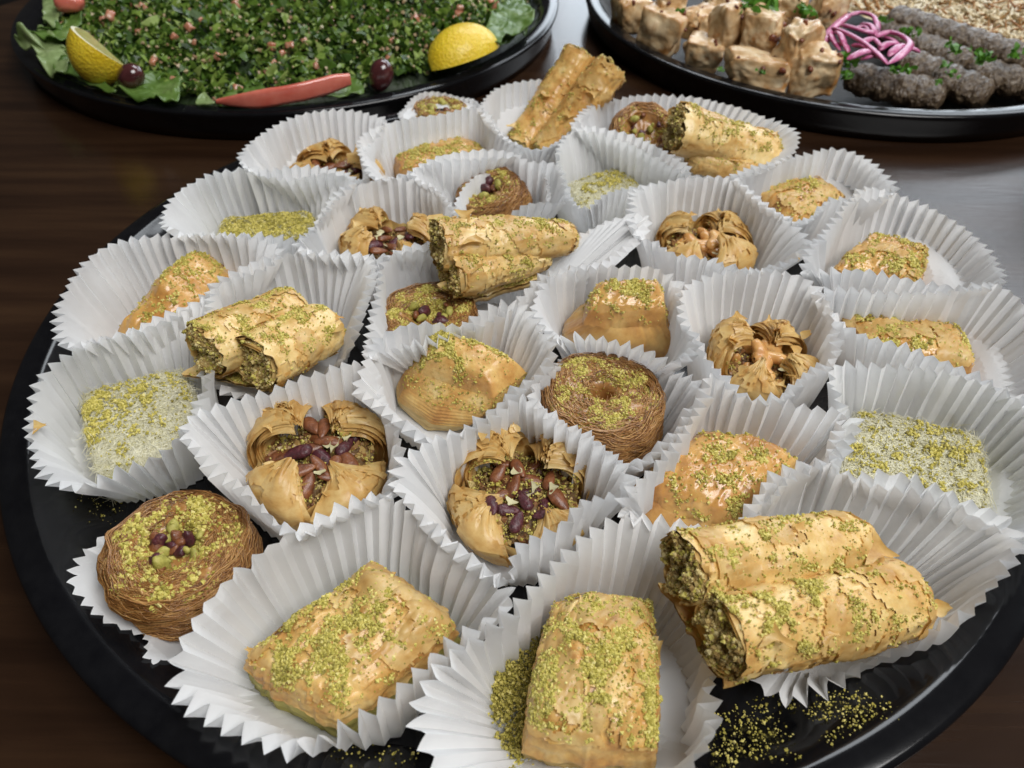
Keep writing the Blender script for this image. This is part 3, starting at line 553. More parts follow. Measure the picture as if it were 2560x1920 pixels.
# shell shaped layered triangle
def shell():
    apex, rt, ft, lf = at('D', 640, 700, .036), at('D', 1140, 860, .033), at('D', 640, 1290, FZ+.001), at('D', 450, 1080, FZ+.006)
    cen = (apex+rt+ft+lf)/4
    t = thing('layered_pastry', 'triangular shell-like pastry with fanned layers at the centre of the tray', 'filo pastry', (cen[0], cen[1], FZ), 'filled filo pastries')
    tops = pts('D:610,720 1145,860 960,1010 540,880', .034); tops[0][2] = .037; tops[1][2] = .031; tops[2][2] = .030; tops[3][2] = .031
    n = 60; u, v = np.meshgrid(np.linspace(0, 1, n), np.linspace(0, 1, n), indexing='ij')
    C = tops; P = ((1-u)*(1-v))[..., None]*C[0]+(u*(1-v))[..., None]*C[1]+(u*v)[..., None]*C[2]+((1-u)*v)[..., None]*C[3]
    P[..., 2] += .0045*(np.sin(math.pi*u)*np.sin(math.pi*v))**.6; e_ = np.minimum(np.minimum(u, 1-u), np.minimum(v, 1-v)); P[..., 2] -= .004*(1-np.clip(e_/.2, 0, 1))**2
    P[..., 2] += .0008*fbm(P, 130, 3)
    F = orient(gridF(n, n), P)
    i = np.arange(n); bd = np.concatenate([i*n, (n-1)*n+i[1:], (i[::-1][1:])*n+n-1, i[::-1][1:-1]]); B = P.reshape(-1, 3)[bd]; m = len(bd)
    bs = pts('D:560,900 1060,1010 660,1310 440,1110', FZ); D = bs
    Bb = (((1-u)*(1-v))[..., None]*D[0]+(u*(1-v))[..., None]*D[1]+(u*v)[..., None]*D[2]+((1-u)*v)[..., None]*D[3]).reshape(-1, 3)[bd]
    bb, _ = catmull(Bb[::12], m); 
    # align start
    k0 = np.argmin(np.linalg.norm(bb-Bb[0], axis=1)); bb = np.roll(bb, -k0, 0)
    Bb = .5*Bb+.5*bb
    rows = 64; tt = np.linspace(0, 1, rows)[:, None, None]
    V = B[None]*(1-tt)+Bb[None]*tt; cc = V.mean(1, keepdims=True); dr = nrm((V-cc)*[1, 1, 0])
    lay = (np.arange(rows) % 4 < 2)[:, None, None]*.00026*(1+vn(V*[1,1,.2], 200, 77))[..., None]
    V = V+dr*(.0042*np.sin(tt*math.pi*.85)+lay*.55*np.clip(tt*6, 0, 1)+.0006*fbm(V*[1, 1, 1], 130, 8)[..., None])
    V[..., 2] += (.0007*vn(V*[1, 1, .3], 240, 5))*np.sin(tt[..., 0]*math.pi)
    V[0] = B
    sp = int(rows*.72)
    build('filo_crust', [(P.reshape(-1, 3), F), (V[:sp].reshape(-1, 3), gridF(sp, m, False, True)[:, ::-1])], FILO, t)
    build('crumbly_base', [(V[sp-1:].reshape(-1, 3), gridF(rows-sp+1, m, False, True)[:, ::-1])], LAYER, t)
    crumbs(t, P, F, 2600, .00043, clump(at('D', 700, 760, .035), .014, 4, -.2), seed=2)
    SV = V[:24].reshape(-1, 3); crumbs(t, SV, gridF(24, m, False, True)[:, ::-1], 900, .0004, None, seed=3)
    FOOT['21'] = Bb[:, :2]
shell()
# ------- white squares
whitesq('19', 'white shredded square with pistachio along its left edge in the leftmost cup', pts('C:440,1060 1010,925 1130,1350 525,1520', .0225), seed=19, ncr=4200, cc=at('C', 560, 1120, .023), crad=.014, ns=1600, cthr=.02)
whitesq('25', 'white shredded square speckled with green in the cup at the right edge', pts('E:1285,1150 1965,1290 2030,1740 1200,1560', .0235), seed=25, ncr=2600, crad=.022, cthr=.14, ns=1700)
whitesq('7', 'small white shredded square with loose strands in the far middle cup', pts('Q:590,1050 960,930 1120,1070 760,1290', .022), seed=7, ncr=1600, cc=at('Q', 950, 1000, .023), crad=.012, ns=700)
whitesq('9', 'flat square wholly coated in green pistachio powder in an upper left cup', pts('S:1760,780 2470,720 2500,930 1720,960', .0195), seed=9, ncr=6000, crad=.03, cthr=-.9, ns=500)
# ------- nests
def seat(f, x, y, h): p = at(f, x, y, FZ+h); p[2] = FZ; return p
nest('26', 'round browned nest with open pistachio centre sitting low at the lower left', seat('F', 975, 440, 0.020), .0190, .0215, seed=26, ns=1700, ncr=4600, nuts=22, csz=.00058, strand_r=.00014)
nest('22', 'round brown nest with a small dark hole, right of the shell-like pastry', seat('D', 1565, 1060, .021), .0197, .0215, seed=22, ns=1400, ncr=9000, nuts=0, csz=.00038, strand_r=.00015, hole=.2, dep=.012)
nest('15', 'round brown nest partly hidden under a nut roll near the centre', seat('D', 600, 610, .019), .0182, .0185, seed=15, ns=900, ncr=6500, nuts=9, csz=.0004, strand_r=.00017)
p6 = seat('P', 1900, 850, .016); p6[2] = FZ+.004
nest('6', 'tilted round brown nest in a doubled cup in the upper middle', p6, .0154, .0170, (6, -18), seed=6, ns=420, ncr=3000, nuts=5, csz=.00044)
p3 = seat('Q', 1130, 580, .028); p3[2] = FZ+.012
nest('3', 'round nest with exposed nuts leaning beside a single roll in the far row', p3, .0160, .0150, (32, 0), seed=31, ns=420, ncr=500, nuts=12, csz=.0005, hole=.6)
nest('1', 'smallest nest in the farthest cup next to the salad tray', seat('P', 1490, 250, .016), .0142, .0165, seed=41, ns=300, ncr=1500, nuts=8, csz=.0005)
# ------- baskets
basket('20', 'open filo basket heaped with brown almonds and flaky petals at lower left', seat('C', 1760, 1420, .012), .0215, .0235, math.radians(52), 20, 'almond', [(0, .85, 1.), (90, 1.05, .9), (180, .85, .9), (270, .62, 1.)], ncr=900, nn=11)
basket('23', 'filo basket with purple nuts and wide curled petals at lower centre', seat('D', 1120, 1610, .012), .0212, .0225, math.radians(38), 23, 'mixed', [(0, 1., .95), (90, 1.05, 1.), (180, .66, 1.), (270, .66, .9)], ncr=1800, nn=9)
basket('17', 'filo basket with a pale cashew and feathery layers right of the tall block pastry', seat('E', 770, 900, .012), .0185, .0235, math.radians(60), 17, 'cashew', [(0, .9, .9), (90, 1.1, 1.), (180, .85, .8), (270, .85, .8)], ncr=260, nn=5)
basket('11', 'filo basket with glossy cashews in the upper right middle cup', seat('Q', 1560, 1480, .012), .0200, .0240, math.radians(40), 111, 'cashew', [(0, .9, 1.), (90, .9, .6), (180, .8, .8), (270, .9, .9)], ncr=150, nn=6)
basket('10', 'filo basket with reddish nuts behind the central roll', seat('P', 1150, 1190, .012), .0195, .0235, math.radians(35), 110, 'almond', [(0, .9, .9), (90, .95, .8), (180, 1., .9), (270, .8, .8)], ncr=80, nn=6)
basket('4', 'rolled-edge filo basket in the far left cup beside the salad tray', seat('P', 770, 700, .012), .0215, .0215, math.radians(20), 104, 'almond', [(0, 1., 1.1), (90, 1., 1.), (180, .8, .8), (270, .9, .9)], ncr=120, nn=4)
# ------- rolls
roll('29', 'large double roll with pistachio ends lying across the cups at lower right',
     [(at('H', 325, 545, .046), at('H', 1340, 425, .031), .0088), (at('H', 530, 935, .043), at('H', 1610, 700, .026), .0096)],
     zb=.012, ncr=9000, cc=at('H', 900, 760, .045), crad=.026, seed=29, csz=.0004, flakes=4, base=pts('H:200,640,38 1500,700,20 1700,850,18 560,1210,29', .02))
FOOT['29'] = pts('H:600,600 1380,420 1750,800 700,1150', FZ)[:, :2]
roll('14', 'wide double roll with open crumbly ends facing the lower left in a left-hand cup',
     [(at('C', 1130, 830, .036), at('C', 1680, 590, .030), .0098), (at('C', 1400, 905, .035), at('C', 1840, 680, .028), .0102)],
     zb=.012, ncr=8000, cc=at('C', 1450, 680, .038), crad=.03, seed=14, base=pts('C:990,960,26 1650,640,18 1900,760,18 1500,1040,22', .02), flakes=2)
FOOT['14'] = pts('C:1100,900 1600,600 1880,720 1500,1000', FZ)[:, :2]
roll('15b', 'pistachio-dusted double roll lying on top of a brown nest near the centre',
     [(at('D', 660, 245, .045), at('D', 1420, 205, .038), .0104, dict(taper=.35)), (at('D', 725, 405, .038), at('D', 1270, 300, .033), .0098, dict(taper=.35))],
     zb=.030, ncr=5500, cc=at('D', 1050, 170, .05), crad=.022, seed=150, base=pts('D:640,470,33 1250,320,30 1200,440,28 780,560,27', .03), flakes=3)
roll('2', 'golden double roll standing on end and leaning out of the farthest cup',
     [(at('Q', 285, 775, .014), at('Q', 690, 150, .050), .0078, dict(open1=True)), (at('Q', 455, 830, .014), at('Q', 905, 250, .050), .0090, dict(open1=True))],
     zb=.012, ncr=700, cc=at('Q', 400, 600, .03), crad=.02, seed=2, csz=.00045, flakes=2, m=FILO)
FOOT['2'] = pts('Q:250,650 500,800 420,560', FZ)[:, :2]
roll('3b', 'thick pale roll with a dark open end pointing left in the far right cup',
     [(at('Q', 1350, 660, .043), at('Q', 2060, 880, .026), .0118), (at('Q', 1430, 830, .032), at('Q', 1900, 980, .024), .0085, dict(open0=False))],
     zb=.02, ncr=2600, cc=at('Q', 1750, 640, .045), crad=.018, seed=33, flakes=2, csz=.00044)
# ------------------------------------------------------------------ paper cups
def cup(key, rim, label, zr=.039, pl=.0043, amp=.00155, kb=.72, foot=None, low=None, r0=None):
    P = pts(rim, zr); 
    A = .5*np.sum(P[:, 0]*np.roll(P[:, 1], -1)-np.roll(P[:, 0], -1)*P[:, 1])
    if A < 0: P = P[::-1]
    Q, L = catmull(P, 40); npl = max(24, int(round(L*.97/pl))); ns = 8; N = npl*ns
    g = np.random.default_rng(sum(map(ord, key))*7+5)
    Q, _ = catmull(P, N)
    for _ in range(3): Q = .5*Q+.25*(np.roll(Q, 3, 0)+np.roll(Q, -3, 0))
    c = Q[:, :2].mean(0); fk = foot or key
    if fk in FOOT: c = .5*c+.5*FOOT[fk].mean(0)
    d = Q[:, :2]-c; rr = np.linalg.norm(d, axis=1); an = np.arctan2(d[:, 1], d[:, 0]); rm = rr.mean()
    rb0 = r0 or min(max(kb*rm, .0185), .029)
    rb = np.full(N, rb0)
    if fk in FOOT:
        q = FOOT[fk]-c; ux, uy = np.cos(an), np.sin(an)
        per = np.abs(ux[:, None]*q[None, :, 1]-uy[:, None]*q[None, :, 0]); al = ux[:, None]*q[None, :, 0]+uy[:, None]*q[None, :, 1]
        ext = np.where(per < .003, al, 0).max(1); rb = np.maximum(rb, ext+.0012)
        for _ in range(40): rb = (rb+np.roll(rb, 4)+np.roll(rb, -4))/3
    rb = np.minimum(rb, rr*.93)
    # irregular pleats
    ph = np.arange(N)/ns; i0 = np.floor(ph).astype(int) % npl; jit = g.normal(0, .22, npl); f = ph % 1
    tri = 1-4*np.abs(f-.5+0*jit[i0]);     ampv = amp*(1+.36*np.interp(ph, np.arange(npl), g.normal(0, 1, npl), period=npl)).clip(.35, 1.7)
    nx = np.roll(Q, -2, 0)[:, :2]-np.roll(Q, 2, 0)[:, :2]; nx = nrm(nx); no = np.stack([nx[:, 1], -nx[:, 0]], -1)
    rows = 11; V = []
    lowz = .0008*np.interp(ph, np.linspace(0, npl, 14), g.normal(0, 1, 14)); lowz -= lowz[0]*0
    wv = .0011*np.cos(an*2+g.uniform(0, 6))+.0007*np.cos(an*5+g.uniform(0, 6))
    for j in range(rows):
        t = j/(rows-1); R = rb+(rr-rb)*(t**1.12)
        xy = c+np.stack([np.cos(an), np.sin(an)], -1)*R[:, None]
        bow = math.sin(t*math.pi)
        xy = xy+no*((tri*ampv*(.45+.65*t))+wv*bow*.8)[:, None]+nx*(jit[i0]*.0012*t)[:, None]
        xy = xy+no*(.0009*t*fbm(np.c_[xy, np.full(N, t*.03)], 70, int(rm*1e5) % 97, 2))[:, None]
        z = FZ-.0003+(Q[:, 2]-FZ+lowz)*t+tri*0
        z = np.maximum(z, trayz(xy[:, 0], xy[:, 1])+.0004)
        V.append(np.c_[xy, z])
    V = np.array(V)
    B = [V[0]]
    for k in (.93, .8, .5, .2): xy = c+(V[0][:, :2]-c)*k; B.append(np.c_[xy, np.maximum(FZ-.0004, trayz(xy[:, 0], xy[:, 1])+.0003)])
    B = np.array(B)
    o = build('paper_cup', [(V.reshape(-1, 3), gridF(rows, N, False, True)), (B.reshape(-1, 3), gridF(5, N, False, True)[:, ::-1])], PAPER, None, smooth=False, loc=(c[0], c[1], FZ))
    return tag(o, label, 'paper cup', 'pleated white paper cups')
cup('1', 'P:1210,310 1250,230 1340,165 1500,148 1650,165 1760,215 1790,290 1700,340 1500,350 1300,345', 'tiny low paper cup holding the farthest nest beside the salad tray', .027, amp=.0007, pl=.0035)
cup('2', 'Q:10,510 60,420 150,360 300,328 460,322 640,340 760,400 780,500 700,600 600,690 520,770 400,810 300,790 200,745 120,680 50,600', 'far paper cup with the leaning double roll standing in it', amp=.0012)
cup('3', 'Q:630,670 700,575 780,495 920,460 1100,430 1300,420 1480,440 1640,485 1800,520 1960,585 2100,640 2200,720 2180,830 2000,920 1750,990 1450,970 1200,850 950,740 780,700', 'wide far right paper cup holding a nest and a thick roll together', foot='3')
cup('7', 'Q:560,760 640,690 780,660 920,690 1060,715 1180,760 1330,860 1450,960 1400,1010 1200,1040 1050,1060 920,1110 830,1170 760,1230 680,1220 620,1140 570,980 540,850', 'paper cup in the far middle around the small white shredded square', .038, amp=.0012)
cup('6', 'P:1300,700 1400,625 1550,570 1700,540 1850,535 2000,560 2110,620;Q:470,900 560,950 595,1050 600,1150 520,1160 440,1165 350,1200 260,1235 180,1270 100,1300;P:1750,1040 1600,960 1500,850 1400,780', 'outer paper cup around the tilted nest in the upper middle', amp=.0012)
cup('6b', 'P:1600,930 1660,830 1780,715 1920,645 2060,612 2180,650 2230,760 2240,890 2130,980,22 1950,1050,20 1750,1080,20 1630,1020,24', 'small inner paper cup directly around the tilted brown nest', .033, amp=.0006, pl=.0035, foot='6')
cup('4', 'P:105,640 140,530 250,425 400,340 550,290 700,270 850,270 1000,290 1110,330 1060,430 960,520 980,650 950,740 800,730 600,710 400,710 200,700', 'far left paper cup with the rolled-edge basket, nearest the salad tray rim', amp=.0012)
cup('5', 'P:920,470 1000,400 1150,350 1300,325 1450,300 1600,265 1740,240 1840,290 1900,390 1980,470 2080,540 1980,580 1800,590 1600,610 1400,650 1220,700 1080,740 1000,700 950,590', 'far paper cup holding the pistachio-covered amber pastry, left of the leaning roll', amp=.0012)
cup('9', 'S:1280,840 1290,740 1370,610 1500,510 1680,420 1850,385 2000,370;P:180,680 330,680 480,650 620,650 740,670 830,700 900,750 880,810 790,870 720,950 660,1030 600,1100 500,1140 380,1120 250,1110 100,1115;S:1950,890 1750,910 1550,910 1380,900', 'upper left paper cup around the square coated in green powder')
cup('10', 'P:480,1200 590,1110 650,1020 700,940 740,870 820,800 940,770 1080,740 1230,725 1360,740 1450,800 1520,870 1600,950 1700,1010 1650,1150 1500,1230 1300,1250 1100,1270 900,1260 700,1260', 'paper cup of the reddish nut basket behind the central roll')
cup('13', 'C:305,650 335,560 400,450 480,350 580,270 710,210 860,185 1000,185 1150,185 1300,200 1450,220 1550,270 1500,350 1350,420 1190,490 1070,550 990,620 880,680 760,730 630,770 500,800 410,810 340,760', 'paper cup at the far left edge around the ridged amber pastry', .0385)
cup('14', 'C:1155,560 1175,450 1290,385 1450,315 1600,285 1800,270 1960,275 2060,320 2060,410 2035,500 2010,600 1975,710,36 1930,830,32 1830,940,26 1640,1020,24 1450,1080,22 1250,1060,24 1130,960,27 1130,760,34 1150,650', 'left-hand paper cup holding the wide double roll with open ends')
cup('15', 'D:245,850 265,740 300,600 325,480 345,340 440,270 600,240 850,220 1150,220 1350,230 1480,175 1600,125 1740,95 1830,110 1740,220 1600,320 1400,370 1240,420 1120,510 1040,580 900,660 780,720 600,770 430,800 320,850', 'paper cup of the nest that lies under a nut roll near the centre', foot='15')
cup('11', 'Q:1040,1130 1100,1080 1200,1035 1330,1015 1470,1000 1600,990 1730,1010 1840,1080 1950,1150 2050,1230 2140,1290;R:640,600 730,690 680,780 560,830 450,890 380,905 280,900 170,865 80,830;Q:1640,1565 1540,1540 1420,1525 1320,1510 1260,1450 1180,1420 1100,1430 1050,1340 1045,1210', 'paper cup with the glossy cashew basket in the upper right middle')
cup('16', 'D:1180,600 1200,510 1250,440 1400,385 1560,365 1680,365 1800,375 1900,395 1985,440 1990,520 2000,600 2030,700 2080,790 2040,880 1940,920 1870,870 1800,830 1700,790 1620,770 1540,755 1450,750 1370,765 1310,790 1230,700', 'paper cup around the tall smooth block pastry right of centre', .0385)
cup('8', 'R:190,260 260,230 350,195 450,165 560,130 660,100 770,75 870,60 960,75 1060,115 1160,180 1260,260 1330,340 1200,400 1030,395 860,415 800,485 740,545 660,575 570,540 480,475 380,415 280,340', 'paper cup around the small glossy pastry behind the rightmost upper cup')
cup('12', 'R:700,870 760,720 830,640 890,570 950,500 1010,430 1080,360 1180,340 1300,355 1420,390 1560,445 1690,510 1810,585 1910,680 2000,795 2060,900 2070,990 1950,1040 1800,1040 1650,1010 1490,970 1350,940 1220,915 1090,900 960,900 830,900 740,910', 'rightmost upper paper cup, fanned wide open around a split pastry')
cup('18', 'R:790,1040 900,1020 1050,1035 1200,1055 1340,1065 1480,1070 1640,1060 1780,1030 1900,1010 2030,1025 2140,1080;X:2590,790 2650,870 2670,950 2640,1020;E:2212,1110 2120,1060 2010,990 1900,940 1800,900 1680,855 1560,810 1440,780 1340,740 1260,690 1190,640 1110,570 1050,490', 'paper cup cut by the right edge around the long flat amber pastry')
cup('17', 'E:320,620 330,520 380,450 500,405 620,395 740,390 860,395 970,410 1050,470 1110,550 1160,640 1180,760 1150,870 1060,930 990,990 930,1060 830,1100 740,1095 640,1060 580,985 500,920 440,850 410,760 350,700', 'tall paper cup around the pale cashew basket right of the block pastry', .0395)
cup('25', 'E:1150,920 1240,905 1360,910 1490,915 1620,925 1730,935 1850,965 1960,1005 2070,1045 2180,1090;X:2590,1020 2650,1110 2670,1220 2630,1320 2560,1370;H:2150,350 2000,290 1850,210 1700,150 1500,110 1350,90 1200,50;E:1150,1420 1190,1270 1200,1150 1160,1030', 'paper cup at the right edge around the speckled white square', .0385)
cup('19', 'C:150,1240 170,1130 210,1000 300,900 410,835 530,780 650,740 750,705 850,650 950,605 1050,560 1140,520 1190,650,36 1180,850,32 1120,1050,32 1050,1200,36 990,1290 930,1360 860,1420 770,1460 680,1490 590,1530 510,1580 430,1610 340,1590 260,1530 200,1440 165,1330', 'leftmost paper cup holding the white shredded square')
cup('21', 'D:180,1040 220,960 255,860 290,770 370,725 450,705 530,695 660,690 780,690 860,630 950,575 1050,560 1140,590 1200,670 1270,760 1290,850 1220,930 1130,1000 1060,1060 1000,1110 930,1170 860,1230 770,1270 680,1290 590,1310 520,1290 440,1230 370,1180 290,1120 220,1080', 'central paper cup around the triangular shell-like pastry', .0395)
cup('22', 'D:1160,1060 1200,990 1270,930 1360,880,28 1500,870,24 1650,870,24 1800,890,26 1950,940,32 2050,970 2110,1000 2080,1140 2000,1250 1880,1370 1760,1480 1690,1470 1600,1390 1500,1320 1400,1270 1300,1220 1220,1150', 'low paper cup around the brown nest with a dark hole', .036)
cup('24', 'E:480,960 580,1030 680,1080 790,1105 900,1100 1010,1130 1110,1140 1220,1150 1310,1200 1270,1300 1190,1400 1080,1430 1000,1480 900,1550 830,1640;H:750,200,37 650,310,35 450,335,35 250,335,35 100,315,36 0,280,37 -20,220;E:20,1600 100,1540 220,1430 330,1290 420,1130', 'paper cup around the smooth glazed pastry above the big double roll', .040)
cup('20', 'C:995,1280 1050,1190 1180,1140 1300,1100 1450,1060 1600,1010 1750,960 1880,905 2010,880,37;D:300,980,33 340,1130,32 400,1260,33 430,1400,34 410,1550,35 380,1640,36;F:2150,130 2050,190 1950,250 1800,320 1650,380 1560,335 1470,255 1380,165 1310,80;C:1200,1500 1110,1400 1040,1330', 'lower left paper cup around the almond basket')
cup('23', 'D:410,1510 440,1400 520,1370 620,1320 740,1290 850,1250 960,1180 1060,1110 1150,1090 1230,1170 1330,1240 1440,1290 1540,1350 1640,1410 1720,1490 1720,1590;G:1680,130 1560,150 1450,200 1390,290 1280,345 1150,380 1080,460 1060,570 1010,660 920,600 820,520 720,440 640,365 560,280 480,190 410,100', 'lower central paper cup around the basket with purple nuts', .0395)
cup('26', 'F:435,630 465,500 540,390 680,300 850,220 1050,180 1250,220 1360,330 1420,500 1370,700 1200,880 1010,985,17 910,1090,20 810,1080,21 850,985,15 740,930 600,880 500,800 445,710', 'low crumpled paper cup with a torn corner under the lower left nest', .019, amp=.0009, pl=.0042)
cup('27', 'F:935,1130 985,980 1060,880 1140,780 1230,670 1320,580 1420,500 1510,420 1610,350 1710,290 1800,245 1900,200 1990,165 2080,155 2170,165 2240,190 2310,250 2380,310 2460,390 2550,460 2640,530 2720,600 2800,650 2850,710 2770,780 2660,850 2560,930 2470,990 2380,1060 2290,1140 2190,1230 2080,1310 1950,1390 1820,1470 1700,1530 1600,1580 1470,1540 1350,1480 1230,1420 1120,1360 1030,1290 960,1210', 'wide flattened paper cup at the front left around a large golden pastry', .0365, pl=.0048, amp=.0016)
cup('28', 'G:530,1380 560,1250 640,1120 740,1020 850,940 960,860 1060,780 1130,700 1200,620 1280,540 1360,460 1440,390 1530,330 1620,285 1720,280 1820,280 1920,295 2020,305 2120,330 2200,360,34;H:560,460,30 600,650,26 550,850,25 490,1050,27 460,1200,31 475,1330,34 470,1470 400,1620;X:1700,1950 1600,2010 1400,2040 1200,2010 1110,1960;G:600,1600 550,1490', 'front centre paper cup cut by the bottom edge with a heap of green crumbs inside', .037, pl=.0048, amp=.0016)
cup('29', 'H:690,280 720,170 770,90 830,20;E:1050,1440 1160,1480 1290,1530 1420,1520 1550,1540 1680,1570 1800,1610 1920,1660;H:2060,240 2160,320 2190,420 2130,540 2010,720,37 1900,800,34 1770,860,31 1650,910,29 1540,970,27 1430,1040,25 1310,1120,23 1200,1190,21 1060,1250,19 900,1290,17 750,1200,16 640,1050,18 600,850,24 610,600,30 650,420,35', 'wide fanned paper cup at the lower right under the large double roll', .0395, pl=.0046, amp=.0015)
# ------------------------------------------------------------------ loose crumbs
def loose(name, label, poly, z, n, size, seed, hill=0., thr=-.2, dens=None):
    P = pts(poly, z); g = np.random.default_rng(seed); c = P.mean(0); r = np.sqrt(g.random(n)); k = g.integers(0, len(P), n); w = g.random(n)
    e = P[k]*(1-w)[:, None]+P[(k+1) % len(P)]*w[:, None]; q = c+(e-c)*r[:, None]
    q[:, :2] += g.normal(0, .0012, (n, 2)); q[:, 2] = z+g.random(n)*hill*np.clip(1-r, 0, 1)**.7
    q[:, 2] = np.maximum(q[:, 2], trayz(q[:, 0], q[:, 1])+.0001); keep = fbm(q, 160, seed, 3) > thr; q = q[keep]; sz = size*.62*np.exp(np.clip(g.normal(0, .55, len(q)), -1.3, .9)); q[:, 2] += sz*.4
    o = build(name, [grains(q, sz, g)], PIST, None, smooth=False, loc=c); return stuff(o, label)
loose('pistachio_crumbs', 'heap of ground pistachio on the white paper of the front centre cup', 'G:1250,850 1100,880 1020,1010 960,1150 940,1300 940,1500 960,1640 1080,1700 1180,1500 1240,1200 1290,950', FZ+.0002, 9000, .00044, 5, .006, -.6)
loose('pistachio_crumbs', 'pistachio crumbs strewn on the black tray at the lower right', 'H:460,1340 800,1260 1100,1290 1300,1340 1350,1480 1100,1600 900,1700 500,1750 420,1600', .0081, 900, .00040, 6, 0, -.4)
loose('pistachio_crumbs', 'sparse crumbs on the black tray between the front cups and the left nest', 'F:500,180 680,200 640,330 540,330', .0081, 90, .0004, 7, 0, -.6)
loose('pistachio_crumbs', 'few crumbs on the black tray below the front left cup', 'G:0,1600 400,1500 560,1560 500,1700 100,1700', .0081, 70, .0004, 8, 0, -.6)
loose('pistachio_crumbs', 'crumbs scattered in the bottom of the cup with the purple nut basket', 'G:580,200 700,60 800,230 620,300', FZ+.001, 260, .0004, 9, .003, -.5)
# ------------------------------------------------------------------ salad tray
GREEN = mat('chopped_parsley', [(.0, (.008, .020, .003)), (.25, (.035, .080, .010)), (.55, (.11, .20, .025)), (.8, (.26, .37, .07)), (1., (.50, .57, .24))], 300, .34, .3, 900, .0004, transl=.18, island=.75)
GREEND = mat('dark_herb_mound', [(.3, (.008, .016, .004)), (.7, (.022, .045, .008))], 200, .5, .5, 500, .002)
TOM = mat('tomato_dice', [(.25, (.42, .10, .045)), (.5, (.50, .22, .13)), (.75, (.60, .40, .28))], 1.5, .22, .2, 700, .0003, coat=.5, sss=.1)
TOMS = mat('tomato_flesh', [(.3, (.58, .10, .065)), (.7, (.74, .25, .18))], 60, .2, .2, 400, .0004, coat=.5, sss=.2)
BULG = mat('bulgur_grain', [(.2, (.34, .20, .11)), (.6, (.48, .36, .20)), (.9, (.58, .54, .36))], 400, .4, .2, island=.6)
LETT = mat('lettuce', [(.3, (.075, .15, .022)), (.55, (.15, .26, .05)), (.8, (.32, .42, .15))], 70, .38, .5, 160, .0015, transl=.3, coat=.2)
LETTP = mat('pale_lettuce', [(.3, (.20, .30, .09)), (.55, (.34, .44, .18)), (.8, (.52, .58, .34))], 60, .38, .5, 160, .0015, transl=.3, coat=.2)
PEEL = mat('lemon_peel', [(.3, (.80, .54, .015)), (.7, (.90, .68, .05))], 60, .30, 1.0, 620, .0010, coat=.2, sss=.15)
PITH = mat('lemon_pith', [(.3, (.78, .73, .50)), (.7, (.84, .80, .62))], 200, .5, .2)
PULP = mat('lemon_pulp', [(.3, (.50, .44, .13)), (.6, (.62, .56, .22)), (.8, (.74, .68, .36))], 260, .22, .5, 500, .0006, coat=.6, sss=.2)
OLIVE = mat('dark_olive', [(.3, (.035, .009, .010)), (.7, (.10, .028, .028))], 150, .18, .1, 500, .0002, coat=.6)
tx, ty = TC[1]
sal = thing('herb_salad', 'mound of chopped parsley salad with diced tomato filling the upper left tray', 'salad', (tx, ty, .008))
def mound(x, y): r = np.hypot(x-tx, y-ty)/.166; return .0215+.021*np.clip(1-r**2.2, 0, 1)
n = 60; rr = np.linspace(0, .163, 24); th = np.arange(n)*2*math.pi/n
V = np.stack([tx+rr[None]*np.cos(th)[:, None], ty+rr[None]*np.sin(th)[:, None], 0*rr[None]+0*th[:, None]], -1); V[..., 2] = mound(V[..., 0], V[..., 1])+.0055*fbm(V, 70, 4, 3)-.001
V[:, -1, 2] = .014
build('salad_mound', [(V.reshape(-1, 3), orient(gridF(n, 24, True, False), V))], GREEND, sal)
def salpts(n, g, lift=.004, ymax=.04):
    out = []
    while len(out) < n:
        a = g.uniform(0, 2*math.pi, n); r = .160*np.sqrt(g.random(n)); x, y = tx+r*np.cos(a), ty+r*np.sin(a); k = (y < ty+ymax)
        out += list(np.stack([x[k], y[k], mound(x[k], y[k])+.0055*fbm(np.stack([x[k], y[k], 0*x[k]], -1), 70, 4, 3)+g.uniform(-.0005, lift, k.sum())], -1))
    return np.array(out[:n])
g = np.random.default_rng(3)
NL = 15000; P = salpts(NL, g); s = g.uniform(.0012, .0029, NL)*np.where(g.random(NL) < .2, 1.7, 1)
LV = np.array([[-.2, -1, 0], [.25, -.9, 0], [-.65, 0, .35], [.7, .1, .3], [-.4, .9, -.1], [.5, 1, .1]])
V = LV[None]*s[:, None, None]*g.uniform(.6, 1.25, (NL, 6, 1))*np.array([1, 1.2, 1]); V = np.einsum('nij,nkj->nki', rrot(NL, g), V)+P[:, None]
F = (np.array([[0, 1, 3, 2], [2, 3, 5, 4]])[None]+(np.arange(NL)*6)[:, None, None]).reshape(-1, 4)
stuff(build('chopped_parsley', [(V.reshape(-1, 3), F)], GREEN, sal, smooth=False))
P = salpts(260, g, .004); L = g.uniform(.005, .012, 260); d = nrm(g.normal(size=(260, 3))*[1, 1, .35]); tt = np.linspace(-.5, .5, 6)
Q = P[:, None]+d[:, None]*(tt[None]*L[:, None])[..., None]; Q[..., 2] += .0012*np.cos(tt*4)
stuff(build('parsley_stems', tubes(Q, .0004, 4), GREEN, sal))
P = salpts(1500, g, .0048); stuff(build('bulgur_grains', [grains(P, g.uniform(.0007, .0019, 1500), g, (.7, 1.1))], BULG, sal, smooth=False))
cubeV = np.array([[x, y, z] for x in (-1, 1) for y in (-1, 1) for z in (-1, 1)], float)*.5
cubeF = np.array([[0, 1, 3, 2], [4, 6, 7, 5], [0, 4, 5, 1], [2, 3, 7, 6], [0, 2, 6, 4], [1, 5, 7, 3]])
